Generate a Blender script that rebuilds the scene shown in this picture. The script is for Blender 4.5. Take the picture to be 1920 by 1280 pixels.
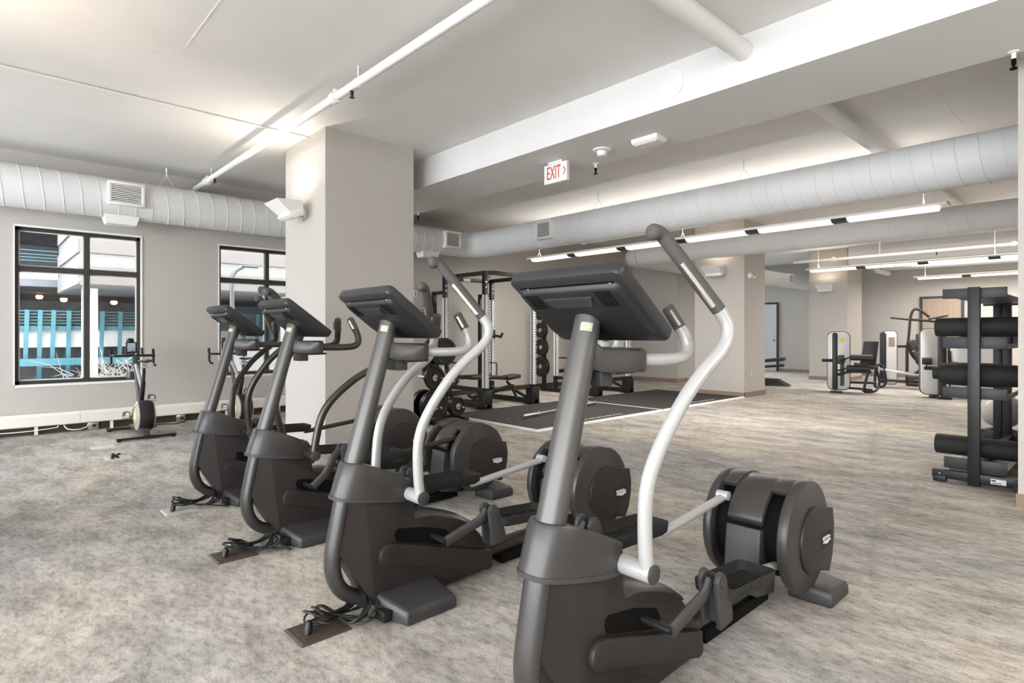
import bpy, bmesh, math, random
from math import sin, cos, pi, radians, sqrt, atan2
from mathutils import Vector, Matrix
random.seed(7)
for o in list(bpy.data.objects): bpy.data.objects.remove(o)
S = bpy.context.scene
COL = S.collection
# ------------------------------------------------------------------ camera
cam = bpy.data.cameras.new('camera'); camo = bpy.data.objects.new('camera', cam); COL.objects.link(camo)
camo.location = (0, 0, 1.30); camo.rotation_euler = (pi/2, 0, radians(47.12-90))
cam.sensor_fit = 'HORIZONTAL'; cam.sensor_width = 36; cam.lens = 1086.5/1920*36
cam.shift_y = -16/1920; cam.clip_start = .05; cam.clip_end = 200
S.camera = camo
# ------------------------------------------------------------------ world (overcast sky) and exposure
W = bpy.data.worlds.new('overcast'); S.world = W; W.use_nodes = True
bg = W.node_tree.nodes['Background']; bg.inputs['Color'].default_value = (.90, .95, 1, 1); bg.inputs['Strength'].default_value = 10.5
vs = S.view_settings; vs.view_transform = 'Standard'; vs.look = 'None'; vs.gamma = 1; vs.use_curve_mapping = False
vs.exposure = 0.36
S.cycles.max_bounces = 9; S.cycles.diffuse_bounces = 6; S.cycles.glossy_bounces = 4; S.cycles.transparent_max_bounces = 12
S.cycles.sample_clamp_indirect = 6

def area(name, loc, rot, sx, sy, power, color):
    l = bpy.data.lights.new(name, 'AREA'); l.shape = 'RECTANGLE'; l.size = sx; l.size_y = sy; l.energy = power; l.color = color
    o = bpy.data.objects.new(name, l); COL.objects.link(o); o.location = loc; o.rotation_euler = rot; return o

# ------------------------------------------------------------------ materials
def lin(c): return tuple(((x/255)/12.92 if x/255 <= .04045 else ((x/255+.055)/1.055)**2.4) for x in c)
MATS = {}
def mat(name, rgb, rough=.5, metal=0, var=0, scale=8, bump=0, bscale=200, emit=0, spec=.5, stretch=None, coat=0):
    m = bpy.data.materials.new(name); m.use_nodes = True; nt = m.node_tree; b = nt.nodes['Principled BSDF']
    c = lin(rgb); b.inputs['Base Color'].default_value = (*c, 1); b.inputs['Roughness'].default_value = rough
    b.inputs['Metallic'].default_value = metal; b.inputs['Specular IOR Level'].default_value = spec
    b.inputs['Coat Weight'].default_value = coat
    tc = nt.nodes.new('ShaderNodeTexCoord'); src = tc.outputs['Object']
    if stretch:
        mp = nt.nodes.new('ShaderNodeMapping'); mp.inputs['Scale'].default_value = stretch; nt.links.new(src, mp.inputs['Vector']); src = mp.outputs['Vector']
    if var:
        n = nt.nodes.new('ShaderNodeTexNoise'); n.inputs['Scale'].default_value = scale; n.inputs['Detail'].default_value = 4
        nt.links.new(src, n.inputs['Vector'])
        r = nt.nodes.new('ShaderNodeValToRGB'); r.color_ramp.elements[0].position = .3; r.color_ramp.elements[1].position = .7
        r.color_ramp.elements[0].color = (*[x*(1-var) for x in c], 1); r.color_ramp.elements[1].color = (*[min(1, x*(1+var)) for x in c], 1)
        nt.links.new(n.outputs['Fac'], r.inputs['Fac']); nt.links.new(r.outputs['Color'], b.inputs['Base Color'])
    if bump:
        n2 = nt.nodes.new('ShaderNodeTexNoise'); n2.inputs['Scale'].default_value = bscale; n2.inputs['Detail'].default_value = 2
        nt.links.new(src, n2.inputs['Vector']); bp = nt.nodes.new('ShaderNodeBump'); bp.inputs['Strength'].default_value = bump; bp.inputs['Distance'].default_value = .002
        nt.links.new(n2.outputs['Fac'], bp.inputs['Height']); nt.links.new(bp.outputs['Normal'], b.inputs['Normal'])
    if emit:
        b.inputs['Emission Color'].default_value = (*c, 1); b.inputs['Emission Strength'].default_value = emit
    MATS[name] = m; return m
mat('plaster', (222, 220, 217), .85, var=.03, scale=1.5, bump=.08, bscale=60)
mat('beam_paint', (212, 211, 210), .8, var=.02, scale=2)
mat('wallpaper', (181, 176, 170), .9, var=.035, scale=30, bump=.15, bscale=300, stretch=(1, 1, 4))
mat('base_tan', (138, 118, 102), .6, var=.05, scale=5)
mat('base_brown', (62, 46, 38), .7)
mat('duct', (214, 214, 214), .55, var=.02, scale=3)
mat('white_paint', (228, 227, 224), .5)
mat('cream', (226, 222, 212), .5)
mat('dark_frame', (52, 49, 47), .45)
mat('machine', (50, 48, 47), .36, var=.05, scale=40, bump=.04, bscale=500, spec=.45)
mat('machine_side', (37, 32, 31), .45, bump=.05, bscale=600, spec=.4)
mat('charcoal', (50, 49, 49), .5, bump=.05, bscale=600)
mat('black', (16, 16, 17), .5); mat('console_shell', (34, 34, 36), .42, bump=.05, bscale=600); mat('console_black', (22, 22, 25), .5, bump=.1, bscale=700)
mat('matt_black', (4, 4, 4), .8, spec=.15)
mat('rack_black', (20, 20, 20), .45)
mat('rack_grey', (44, 45, 47), .5)
mat('silver', (165, 165, 164), .36, .2)
mat('bronze', (58, 52, 47), .3, .45)
mat('post_grey', (76, 74, 72), .36, .3)
mat('chrome', (215, 213, 208), .22, .9)
mat('slot_white', (206, 205, 203), .45)
mat('grip', (70, 68, 66), .75, var=.1, scale=150, bump=.3, bscale=350)
mat('rubber', (24, 23, 22), .75, var=.15, scale=30)
mat('plate_rubber', (22, 20, 20), .38)
mat('mat_black', (40, 36, 34), .75, var=.2, scale=6, bump=.2, bscale=90)
mat('upholstery', (38, 35, 33), .5, bump=.1, bscale=120)
mat('machine_shell', (205, 203, 200), .3, .15)
mat('door_wood', (158, 140, 124), .55, var=.06, scale=3, stretch=(8, 8, .4))
mat('door_white', (205, 206, 208), .5)
mat('red', (200, 60, 45), .5)
mat('yellow', (228, 200, 60), .5)
mat('screen', (150, 165, 175), .2)
mat('screen_off', (14, 14, 16), .15)
mat('lamp_white', (255, 250, 240), .5, emit=1.1)
mat('tube_warm', (255, 214, 165), .5, emit=6)
mat('garage_white', (110, 106, 102), .8, var=.04, scale=2); mat('garage_shade_lift', (205, 200, 194), .8, var=.04, scale=2)  # second tone is the garage white, lightened in colour to offset shade
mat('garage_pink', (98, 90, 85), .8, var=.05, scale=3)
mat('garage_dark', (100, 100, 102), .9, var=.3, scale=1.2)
mat('teal', (58, 104, 112), .5, var=.08, scale=3)
mat('snow', (225, 230, 236), .9, var=.06, scale=2)
mat('twig', (140, 132, 122), .8)
mat('asphalt', (120, 122, 126), .9, var=.2, scale=1)
mat('orange_lamp', (255, 190, 110), .5, emit=6)
mat('ball', (176, 172, 166), .3)
mat('label_white', (224, 222, 216), .5); mat('label_grey', (150, 150, 148), .45); mat('sticker_yellow', (214, 204, 110), .5)
mat('cord', (20, 20, 20), .55)
# carpet
def carpet():
    m = bpy.data.materials.new('carpet'); m.use_nodes = True; nt = m.node_tree; b = nt.nodes['Principled BSDF']; L = nt.links.new; N = nt.nodes.new
    b.inputs['Roughness'].default_value = .95; b.inputs['Specular IOR Level'].default_value = .15
    tc = N('ShaderNodeTexCoord')
    mp = N('ShaderNodeMapping'); mp.inputs['Rotation'].default_value = (0, 0, radians(40)); mp.inputs['Scale'].default_value = (1.5, .7, 1); L(tc.outputs['Object'], mp.inputs['Vector'])
    def noise(sc, det, rough, src):
        n = N('ShaderNodeTexNoise'); n.inputs['Scale'].default_value = sc; n.inputs['Detail'].default_value = det; n.inputs['Roughness'].default_value = rough; L(src, n.inputs['Vector']); return n.outputs['Fac']
    def ramp(f, p0, c0, p1, c1):
        r = N('ShaderNodeValToRGB'); e = r.color_ramp.elements; e[0].position = p0; e[1].position = p1; e[0].color = (*lin(c0), 1); e[1].color = (*lin(c1), 1); L(f, r.inputs['Fac']); return r.outputs['Color']
    def mix(a, c, f, mode='MIX'):
        x = N('ShaderNodeMix'); x.data_type = 'RGBA'; x.blend_type = mode
        if isinstance(f, float): x.inputs[0].default_value = f
        else: L(f, x.inputs[0])
        L(a, x.inputs[6]); L(c, x.inputs[7]); return x.outputs[2]
    base = ramp(noise(.55, 8, .62, mp.outputs['Vector']), .36, (186, 184, 182), .64, (219, 209, 195))
    mid = ramp(noise(2.6, 10, .80, mp.outputs['Vector']), .38, (120, 117, 116), .58, (255, 255, 255))
    c1 = mix(base, mid, .60, 'MULTIPLY')
    spk = ramp(noise(22, 6, .75, mp.outputs['Vector']), .34, (140, 137, 134), .52, (255, 255, 255))
    c1 = mix(c1, spk, .55, 'MULTIPLY')
    fine = ramp(noise(170, 3, .7, tc.outputs['Object']), .35, (150, 147, 145), .65, (255, 255, 255))
    c2 = mix(c1, fine, .55, 'MULTIPLY')
    L(c2, b.inputs['Base Color'])
    bp = N('ShaderNodeBump'); bp.inputs['Strength'].default_value = .5; bp.inputs['Distance'].default_value = .004; L(noise(220, 2, .6, tc.outputs['Object']), bp.inputs['Height']); L(bp.outputs['Normal'], b.inputs['Normal'])
    MATS['carpet'] = m
carpet()
def glassmat():
    m = bpy.data.materials.new('window_glass'); m.use_nodes = True; nt = m.node_tree; nt.nodes.clear(); N = nt.nodes.new; L = nt.links.new
    o = N('ShaderNodeOutputMaterial'); mx = N('ShaderNodeMixShader'); t = N('ShaderNodeBsdfTransparent'); g = N('ShaderNodeBsdfGlossy'); f = N('ShaderNodeFresnel')
    g.inputs['Roughness'].default_value = .02; f.inputs['IOR'].default_value = 1.35; t.inputs['Color'].default_value = (.95, .97, .98, 1)
    L(f.outputs[0], mx.inputs[0]); L(t.outputs[0], mx.inputs[1]); L(g.outputs[0], mx.inputs[2]); L(mx.outputs[0], o.inputs[0]); MATS['window_glass'] = m
glassmat()

# ------------------------------------------------------------------ mesh building
class MB:
    def __init__(s): s.v = []; s.f = []
    def add(s, vs, fs):
        k = len(s.v); s.v += [tuple(p) for p in vs]; s.f += [tuple(i+k for i in f) for f in fs]; return s
    def box(s, x0, x1, y0, y1, z0, z1):
        return s.add([(x0,y0,z0),(x1,y0,z0),(x1,y1,z0),(x0,y1,z0),(x0,y0,z1),(x1,y0,z1),(x1,y1,z1),(x0,y1,z1)],
                     [(3,2,1,0),(4,5,6,7),(0,1,5,4),(1,2,6,5),(2,3,7,6),(3,0,4,7)])
    def cbox(s, c, d): return s.box(c[0]-d[0]/2, c[0]+d[0]/2, c[1]-d[1]/2, c[1]+d[1]/2, c[2]-d[2]/2, c[2]+d[2]/2)
    def bar(s, p, q, w, h, up=(0,0,1)):
        p = Vector(p); q = Vector(q); d = (q-p).normalized(); u = Vector(up)
        if abs(d.dot(u)) > .95: u = Vector((0,1,0))
        sd = d.cross(u).normalized(); u = sd.cross(d).normalized()
        r = [sd*(a*w/2)+u*(b*h/2) for a, b in ((-1,-1),(1,-1),(1,1),(-1,1))]
        return s.add([p+x for x in r]+[q+x for x in r], [(0,1,2,3)[::-1],(4,5,6,7),(0,1,5,4),(1,2,6,5),(2,3,7,6),(3,0,4,7)])
    def rings(s, R, caps=True, closed=False):
        n = len(R[0]); vs = [p for r in R for p in r]; fs = []
        m = len(R)
        for i in range(m if closed else m-1):
            j = (i+1) % m
            for k in range(n):
                l = (k+1) % n; fs.append((i*n+k, i*n+l, j*n+l, j*n+k))
        if caps and not closed: fs.append(tuple(range(n))[::-1]); fs.append(tuple((m-1)*n+k for k in range(n)))
        return s.add(vs, fs)
    def sweep(s, path, r, seg=12, ref=None, b=None, caps=True):
        P = [Vector(p) for p in path]; n = len(P); R = []
        prev = None
        for i, p in enumerate(P):
            d = (P[min(i+1, n-1)]-P[max(i-1, 0)]).normalized()
            if ref is not None: sv = Vector(ref)
            elif prev is None: sv = Vector((0,0,1)) if abs(d.z) < .9 else Vector((1,0,0))
            else: sv = prev
            sv = (sv-d*sv.dot(d)).normalized(); prev = sv; t = d.cross(sv)
            ra = r[i] if isinstance(r, (list, tuple)) else r
            rb = ra if b is None else (b[i] if isinstance(b, (list, tuple)) else b)
            R.append([p+sv*(rb*cos(2*pi*k/seg))+t*(ra*sin(2*pi*k/seg)) for k in range(seg)])
        return s.rings(R, caps)
    def lathe(s, prof, c, axis, seg=24):
        A = Vector(axis).normalized(); u = A.orthogonal().normalized(); w = A.cross(u); c = Vector(c)
        return s.rings([[c+A*h+(u*cos(2*pi*k/seg)+w*sin(2*pi*k/seg))*max(r, 1e-4) for k in range(seg)] for r, h in prof])
    def prism(s, poly, lo, hi, plane='xz'):
        f = {'xz': lambda a, b, t: (a, t, b), 'xy': lambda a, b, t: (a, b, t), 'yz': lambda a, b, t: (t, a, b)}[plane]
        return s.rings([[f(a, b, lo) for a, b in poly], [f(a, b, hi) for a, b in poly]])
    def mesh(s, name, m, bevel=0, bseg=2, smooth=40, off=(0,0,0)):
        me = bpy.data.meshes.new(name); me.from_pydata([(p[0]-off[0], p[1]-off[1], p[2]-off[2]) for p in s.v], [], s.f)
        bm = bmesh.new(); bm.from_mesh(me); bmesh.ops.recalc_face_normals(bm, faces=bm.faces)
        if bevel:
            es = [e for e in bm.edges if len(e.link_faces) == 2 and e.calc_face_angle(0) > radians(30)]
            bmesh.ops.bevel(bm, geom=es, offset=bevel, segments=bseg, affect='EDGES', profile=.5, clamp_overlap=True)
        bm.to_mesh(me); bm.free(); me.materials.append(MATS[m] if isinstance(m, str) else m)
        if smooth: me.shade_smooth(); me.set_sharp_from_angle(angle=radians(smooth))
        return me
def obj(name, me, parent=None, loc=None, rot=None):
    o = bpy.data.objects.new(name, me); COL.objects.link(o)
    if parent is not None: o.parent = parent
    if loc: o.location = loc
    if rot: o.rotation_euler = rot
    return o
def part(name, mb, m, parent=None, bevel=0, smooth=40, off=(0,0,0), bseg=2, **k):
    return obj(name, mb.mesh(name, m, bevel, bseg, smooth, off), parent, **k)
def tag(o, label, cat, group=None):
    o['label'] = label; o['category'] = cat
    if group: o['group'] = group
    return o
def thing(name, label, cat, loc=(0,0,0), rotz=0, group=None):
    return tag(obj(name, None, None, loc, (0,0,rotz)), label, cat, group)
def struct(name, mb, m, parent=None, bevel=0, smooth=0):
    o = part(name, mb, m, parent, bevel, smooth)
    if parent is None: o['kind'] = 'structure'
    return o
def smoothpath(pts, n=5):
    P = [Vector(p) for p in pts]; out = []
    for i in range(len(P)-1):
        a = P[max(i-1,0)]; b = P[i]; c = P[i+1]; d = P[min(i+2, len(P)-1)]
        for k in range(n):
            t = k/n; out.append(.5*((2*b)+(c-a)*t+(2*a-5*b+4*c-d)*t*t+(3*b-a-3*c+d)*t**3))
    out.append(P[-1]); return out
def rrect(w, h, r, n=4, cx=0, cy=0):
    out = []
    for sx, sy, a0 in ((1,1,0),(-1,1,90),(-1,-1,180),(1,-1,270)):
        for k in range(n+1):
            a = radians(a0+90*k/n); out.append((cx+sx*(w/2-r)+r*cos(a), cy+sy*(h/2-r)+r*sin(a)))
    return out
def text_mesh(txt, size, m, depth=.0008):
    c = bpy.data.curves.new('lettering', 'FONT'); c.body = txt; c.size = size; c.extrude = depth; c.align_x = 'CENTER'; c.align_y = 'CENTER'; c.resolution_u = 2
    o = bpy.data.objects.new('tmp', c); COL.objects.link(o); bpy.context.view_layer.update()
    me = bpy.data.meshes.new_from_object(o.evaluated_get(bpy.context.evaluated_depsgraph_get())); bpy.data.objects.remove(o)
    me.materials.clear(); me.materials.append(MATS[m]); return me
ZC = 3.60
# ================================================================== STRUCTURE
YW = 9.60; XF = 20.0
floor = struct('floor', MB().box(-7, XF+.2, -5, YW+.2, -.12, 0), 'carpet')
ceil = struct('ceiling', MB().box(-7, XF+.2, -5, YW+.2, ZC, ZC+.15), 'plaster')
# ceiling joints
for a, b in (((-2.5, 3.2), (2.3, 3.2)), ((1.25, 3.6), (1.25, 5.2)), ((-2, 5.4), (2.2, 5.4)), ((5.4, 3.8), (7.2, 3.8)), ((5.4, 1.3), (8, 1.3))):
    m = MB(); m.box(min(a[0], b[0])-.006, max(a[0], b[0])+.006, min(a[1], b[1])-.006, max(a[1], b[1])+.006, ZC-.003, ZC+.01); struct('joint', m, 'plaster', ceil)
# window wall with openings
wins = [(-4.40, -3.04), (-2.01, -.65), (.376, 1.738), (2.766, 4.128)]
ZW0, ZW1 = .64, 2.66
hallw = [(15.0, 17.0), (17.2, 19.6)]
m = MB(); allw = wins+hallw; xs = [-7]+[v for w in allw for v in w]+[XF+.2]
for i in range(0, len(xs), 2): m.box(xs[i], xs[i+1], YW, YW+.25, 0, ZC)
for a, b in allw:
    z0, z1 = (ZW0, ZW1) if a < 10 else (.08, 3.35)
    m.box(a, b, YW, YW+.25, 0, z0); m.box(a, b, YW, YW+.25, z1, ZC)
struct('wall_window', m, 'wallpaper')
for i, (a, b) in enumerate(allw):
    w = obj('window_%d' % (i+1), None); w['kind'] = 'structure'; z0, z1 = (ZW0, ZW1) if a < 10 else (.08, 3.35)
    w.location = (a, YW, z0)
    Wd, Hh = b-a, z1-z0; t = .06; yo = .07
    zt = Hh*.735; xm = Wd*.545
    r = MB().box(-.012, Wd+.012, -.012, .012, -.03, 0).box(-.012, Wd+.012, -.012, .012, Hh-.012, Hh+.014).box(-.014, 0, -.012, .012, -.02, Hh).box(Wd, Wd+.014, -.012, .012, -.02, Hh)
    part('reveal_bead', r, 'white_paint', w, smooth=0)
    f = MB().box(0, Wd, yo, yo+.09, 0, .045).box(0, Wd, yo, yo+.09, Hh-.05, Hh).box(0, .04, yo, yo+.09, 0, Hh).box(Wd-.04, Wd, yo, yo+.09, 0, Hh)
    part('frame', f, 'dark_frame', w, smooth=0)
    part('mullion', MB().box(xm-t/2, xm+t/2, yo-.02, yo+.09, .04, Hh-.04), 'dark_frame', w, smooth=0)
    part('transom', MB().box(.03, Wd-.03, yo-.01, yo+.085, zt-.035, zt+.035), 'dark_frame', w, smooth=0)
    for x0, x1 in ((.04, xm-t/2), (xm+t/2, Wd-.04)):
        for z0, z1 in ((.045, zt-.035), (zt+.035, Hh-.05)):
            part('pane', MB().box(x0, x1, yo+.05, yo+.058, z0, z1), 'window_glass', w, smooth=0)
            bd = MB(); q = .012
            bd.box(x0, x1, yo+.03, yo+.05, z0, z0+q).box(x0, x1, yo+.03, yo+.05, z1-q, z1).box(x0, x0+q, yo+.03, yo+.05, z0, z1).box(x1-q, x1, yo+.03, yo+.05, z0, z1)
            part('glazing_bead', bd, 'cream', w, smooth=0)
# other walls
struct('wall_stub', MB().box(13.5, 14.8, 8.17, YW, 0, ZC), 'wallpaper')
struct('wall_far', MB().box(XF, XF+.2, -5, YW, 0, ZC), 'wallpaper')
struct('wall_right', MB().box(5.72, 6.0, -3.5, .60, 0, 3.34), 'wallpaper')
struct('wall_back', MB().box(-7, XF+.2, -5.2, -5, 0, ZC), 'wallpaper')
struct('wall_header', MB().box(5.74, 5.98, -3.5, .59, 3.34, ZC), 'cream')
struct('wall_column', MB().box(2.87, 4.03, 6.15, 7.27, 0, ZC), 'wallpaper')
struct('wall_pillar_middle', MB().box(11.35, 12.3, 5.36, 6.45, 0, ZC), 'wallpaper')
struct('wall_pillar_far', MB().box(17.2, 18.4, 5.28, 6.25, 0, ZC), 'wallpaper')
def base(name, x0, x1, y0, y1, mt='base_tan', h=.1): struct(name, MB().box(x0, x1, y0, y1, 0, h), mt)
base('baseboard_window', -7, 13.49, YW-.012, YW-.001, 'base_brown', .105)
base('baseboard_stub', 13.488, 13.499, 8.16, YW-.02); base('baseboard_stub_end', 13.489, 14.81, 8.158, 8.169)
base('baseboard_far', XF-.012, XF-.001, -5, YW)
base('baseboard_right', 5.708, 5.719, -3.5, .61); base('baseboard_right_end', 5.71, 6.0, .601, .612)
for nm, (x0, x1, y0, y1) in {'middle': (11.35, 12.3, 5.36, 6.45), 'far_pillar': (17.2, 18.4, 5.28, 6.25)}.items():
    m = MB().box(x0-.012, x0-.001, y0-.012, y1+.012, 0, .1).box(x0-.012, x1+.012, y0-.012, y0-.001, 0, .1).box(x1+.001, x1+.012, y0-.012, y1+.012, 0, .1)
    struct('baseboard_'+nm, m, 'base_tan')
bm_ = struct('ceiling_beam', MB().box(4.35, 5.27, -5, YW, 3.227, ZC-.001), 'beam_paint')
struct('ceiling_soffit', MB().box(17.0, 19.7, -5, 5.2, 3.12, ZC-.001), 'beam_paint')
# doors
def door(name, x, y0, y1, m, h=2.28):
    d = obj(name, None); d['kind'] = 'structure'; d.location = (x, y0, 0); w = y1-y0
    part('door_frame', MB().box(-.05, 0, -.06, 0, 0, h+.06).box(-.05, 0, w, w+.06, 0, h+.06).box(-.05, 0, 0, w, h, h+.06), 'dark_frame', d, smooth=0)
    part('door_leaf', MB().box(-.03, -.004, .004, w-.004, .01, h-.004), m, d, smooth=0)
    part('door_handle', MB().lathe([(.03, 0), (.03, .01), (.012, .012), (.012, .05), (.028, .052), (.028, .07)], (-.03, .07, 1.05), (-1,0,0), 12), 'chrome', d)
door('door_1', XF-.002, 8.30, 9.25, 'door_white'); door('door_2', XF-.002, 3.28, 4.18, 'door_wood')
# ================================================================== ELLIPTICAL MACHINES
OX = 1.30
def P3(x, y, z): return (x-OX, y, z)
CACHE = {}
def cm(key, fn):
    if key not in CACHE: CACHE[key] = fn()
    return CACHE[key]
def mir(mb):
    r = MB(); r.v = [(x, -y, z) for x, y, z in mb.v]; r.f = list(mb.f); return r
def off_pts(pts): return [P3(*p) for p in pts]
PIV = (1.568, .54)
def arm_path():
    return smoothpath([(1.566,-.205,.54),(1.553,-.205,.64),(1.549,-.213,.80),(1.585,-.232,.925),(1.68,-.262,1.076),(1.77,-.285,1.17),(1.862,-.308,1.25),(1.888,-.310,1.322),(1.860,-.285,1.39)], 6)
GR0 = Vector((1.866,-.290,1.378)); GR1 = Vector((1.715,-.190,1.600))
def c_outline(n=9):
    up = [(1.228, 0), (1.232, .032), (1.247, .058), (1.28, .078), (1.33, .094), (1.40, .108), (1.47, .115), (1.53, .113), (1.575, .104), (1.592, .085), (1.595, 0)]
    return up + [(x, -y) for x, y in up[-2:0:-1]]
def machine_meshes():
    M = {}
    tube = smoothpath([(1.300,0,.60),(1.278,0,.533),(1.252,0,.41),(1.232,0,.291),(1.240,0,.205),(1.276,0,.135),(1.344,0,.086),(1.44,0,.062),(1.50,0,.06)], 6)
    M['front_tube'] = ('machine', MB().sweep(off_pts(tube), .034, 18, ref=(0,1,0), b=.050))
    M['upright_post'] = ('post_grey', MB().sweep(off_pts([(1.325,0,.66),(1.43,0,1.03),(1.535,0,1.395)]), [.043,.041,.038], 20, ref=(0,1,0), b=[.054,.052,.049]))
    # collar shroud
    O = c_outline(); R = []
    def ztop(x): return .712-.115*max(0, (x-1.26)/.335)**1.35
    def zbot(x): return .566-.055*(x-1.228)/.367
    def sh(x, t): return x+.048*t*(1-(x-1.228)/.367)
    for t, ins in ((0,-.004),(.0,.0),(.08,.002),(.5,.002),(.93,.004),(1,.012)):
        R.append([P3(sh(x, t)+(1.41-x)*ins*3, y*(1-ins*5), zbot(x)+(ztop(x)-zbot(x))*t) for x, y in O])
    M['collar'] = ('machine', MB().rings(R))
    lip = [[P3(x+(1.41-x)*-.02, y*1.02, zbot(x)+dz) for x, y in O] for dz in (-.012, .004)]
    M['collar_lip'] = ('charcoal', MB().rings(lip))
    prof = [(1.34,.548),(1.40,.045),(1.80,.028),(2.10,.035),(2.10,.135),(2.02,.24),(1.94,.318),(1.86,.352),(1.78,.380),(1.70,.402),(1.615,.415),(1.600,.50),(1.54,.535)]
    M['body'] = ('machine_side', MB().prism([(x-OX, z) for x, z in prof], -.085, .085), .008)
    wv = [P3(x, y, z) for s_ in (-1, 1) for x, y, z in ((1.272, s_*.042, .545), (1.228, s_*.042, .34), (1.405, s_*.0848, .047), (1.345, s_*.0848, .548))]
    M['body_nose'] = ('machine_side', MB().add(wv, [(0,1,2,3), (7,6,5,4), (0,4,5,1), (1,5,6,2), (3,7,4,0)]))
    hump = smoothpath([(1.61,0,.405),(1.70,0,.400),(1.80,0,.372),(1.90,0,.335),(1.98,0,.285)], 4)
    M['top_fairing'] = ('machine', MB().sweep(off_pts(hump), .022, 12, ref=(0,1,0), b=.088))
    M['main_beam'] = ('bronze', MB().sweep(off_pts([(2.02,0,.10),(2.40,0,.105),(2.75,0,.105)]), .038, 14, ref=(0,1,0), b=.05))
    M['beam_under_plate'] = ('matt_black', MB().box(2.2-OX, 2.8-OX, -.06, .06, .02, .075), .008)
    def console(part_):
        T = Vector((1.392,0,1.512)); ed = Vector((.808,0,-.589)); n = Vector((.589,0,.808)); L = .352
        def pt(y, d, k): p = T+ed*d+n*k; return P3(p.x, y, p.z)
        if part_ == 'shell':
            R = []
            for k, ins in ((.004,.010),(0,.002),(-.006,0),(-.032,0),(-.040,.003),(-.045,.012)):
                R.append([pt(y, d, k) for y, d in rrect(.475-2*ins, L-2*ins, .024, 4, 0, L/2)])
            return MB().rings(R)
        if part_ == 'back':
            R = []
            for k, w, d0, d1 in ((-.040,.445,.040,L-.012),(-.058,.425,.046,L-.05),(-.064,.40,.055,L-.10)):
                R.append([pt(y, d, k) for y, d in rrect(w, d1-d0, .03, 4, 0, (d0+d1)/2)])
            return MB().rings(R)
        if part_ == 'screen': return MB().rings([[pt(y, d, k) for y, d in rrect(.43, L-.05, .012, 3, 0, L/2)] for k in (.003, .0062)])
        if part_ == 'handle':
            return MB().rings([[pt(y, d, -.060) for y, d in ((-.10,.078),(.10,.078),(.085,.125),(-.085,.125))], [pt(y, d, -.072) for y, d in ((-.10,.078),(.10,.078),(.082,.120),(-.082,.120))]])
        if part_ in ('holesl', 'holesr'):
            m = MB()
            for s in ((-1,) if part_ == 'holesl' else (1,)):
                for i in range(6):
                    for j in range(5):
                        y = s*(.125+.013*j); d = .062+.0125*i
                        m.rings([[pt(y+a, d+b, k) for a, b in ((-.0042,-.004),(.0042,-.004),(.0042,.004),(-.0042,.004))] for k in (-.060, -.0655)])
            return m
        if part_ == 'vent': return MB().rings([[pt(y, d, k) for y, d in ((-.20,.036),(.20,.036),(.20,.043),(-.20,.043))] for k in (-.04, -.0475)])
        if part_ in ('screwl', 'screwr'):
            m = MB()
            for y in ((-.185,) if part_ == 'screwl' else (.165,)): m.lathe([(.005, 0), (.004, .003)], pt(y, .044, -.047), -n, 8)
            return m
    for k, mt in (('shell','console_shell'),('back','console_black'),('screen','screen_off'),('handle','machine'),('holesl','matt_black'),('holesr','matt_black'),('vent','matt_black'),('screwl','chrome'),('screwr','chrome')): M['console_'+k] = (mt, console(k))
    # handlebar hub
    def hub(z, ins): return [P3(x, y*(1-ins), z+(.012 if x < 1.5 else (-.022 if z > 1.23 else .0))) for x, y in ((1.492,-.040),(1.53,-.062),(1.585,-.118),(1.625,-.146),(1.655,-.142),(1.672,-.11),(1.680,0),(1.672,.11),(1.655,.142),(1.625,.146),(1.585,.118),(1.53,.062),(1.492,.040))]
    M['handlebar_hub'] = ('machine', MB().rings([hub(1.170, .06), hub(1.178, 0), hub(1.262, 0), hub(1.272, .10)]), 0)
    M['junction_box'] = ('charcoal', MB().box(1.535-OX, 1.60-OX, -.045, .045, 1.120, 1.174), .006)
    M['tray'] = ('charcoal', MB().prism([(x-OX, y) for x, y in ((1.58,-.07),(1.72,-.05),(1.735,0),(1.72,.05),(1.58,.07))], 1.158, 1.170, 'xy'), .003)
    M['pivot_tube'] = None
    # drum and discs
    cx, cz, rr = 2.905-OX, .335, .262
    arc = [(cx+.262*cos(a), cz+.255*sin(a)) for a in [radians(t) for t in range(-40, 166, 8)]]
    inn = [(cx+.225*cos(a), cz+.22*sin(a)) for a in [radians(t) for t in range(165, -41, -8)]]
    M['drum_cover'] = ('machine', MB().prism(arc+inn, -.086, .086), .012)
    M['drum_front_panel'] = ('charcoal', MB().prism([(cx-.250,.39),(cx-.262,.30),(cx-.285,.09),(cx-.10,.06),(cx-.05,.35)], -.083, .083), .006)
    M['drum_core'] = ('matt_black', MB().lathe([(.215, -.165), (.215, .165)], (cx, 0, cz), (0,1,0), 32))
    return M
def disc_mesh():
    cx, cz = 2.905-OX, .335
    pr = [(.20,-.012),(.250,-.012),(.262,-.008),(.266,.004),(.264,.020),(.256,.034),(.240,.041),(.05,.046),(0,.046)]
    m = MB(); m.lathe([(r, -h) for r, h in pr], (cx, -.168, cz), (0,1,0), 56)
    return m
def disc_rim():
    cx, cz = 2.905-OX, .335
    a = [radians(t) for t in range(-70, 124, 8)]
    return MB().prism([(cx+.262*cos(t), cz+.262*sin(t)) for t in a]+[(cx+.235*cos(t), cz+.235*sin(t)) for t in a[::-1]], -.160, -.080)
def cover_mesh():
    cx, cz = 2.925-OX, .315; pts = []
    for t in range(75, 286, 10): pts.append((cx+.155*cos(radians(t)), cz+.158*sin(radians(t))))
    pts += [(3.115-OX,.118),(3.155-OX,.18),(3.178-OX,.27),(3.182-OX,.34),(3.165-OX,.425)]
    return MB().prism(pts, -.225, -.205)
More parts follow.
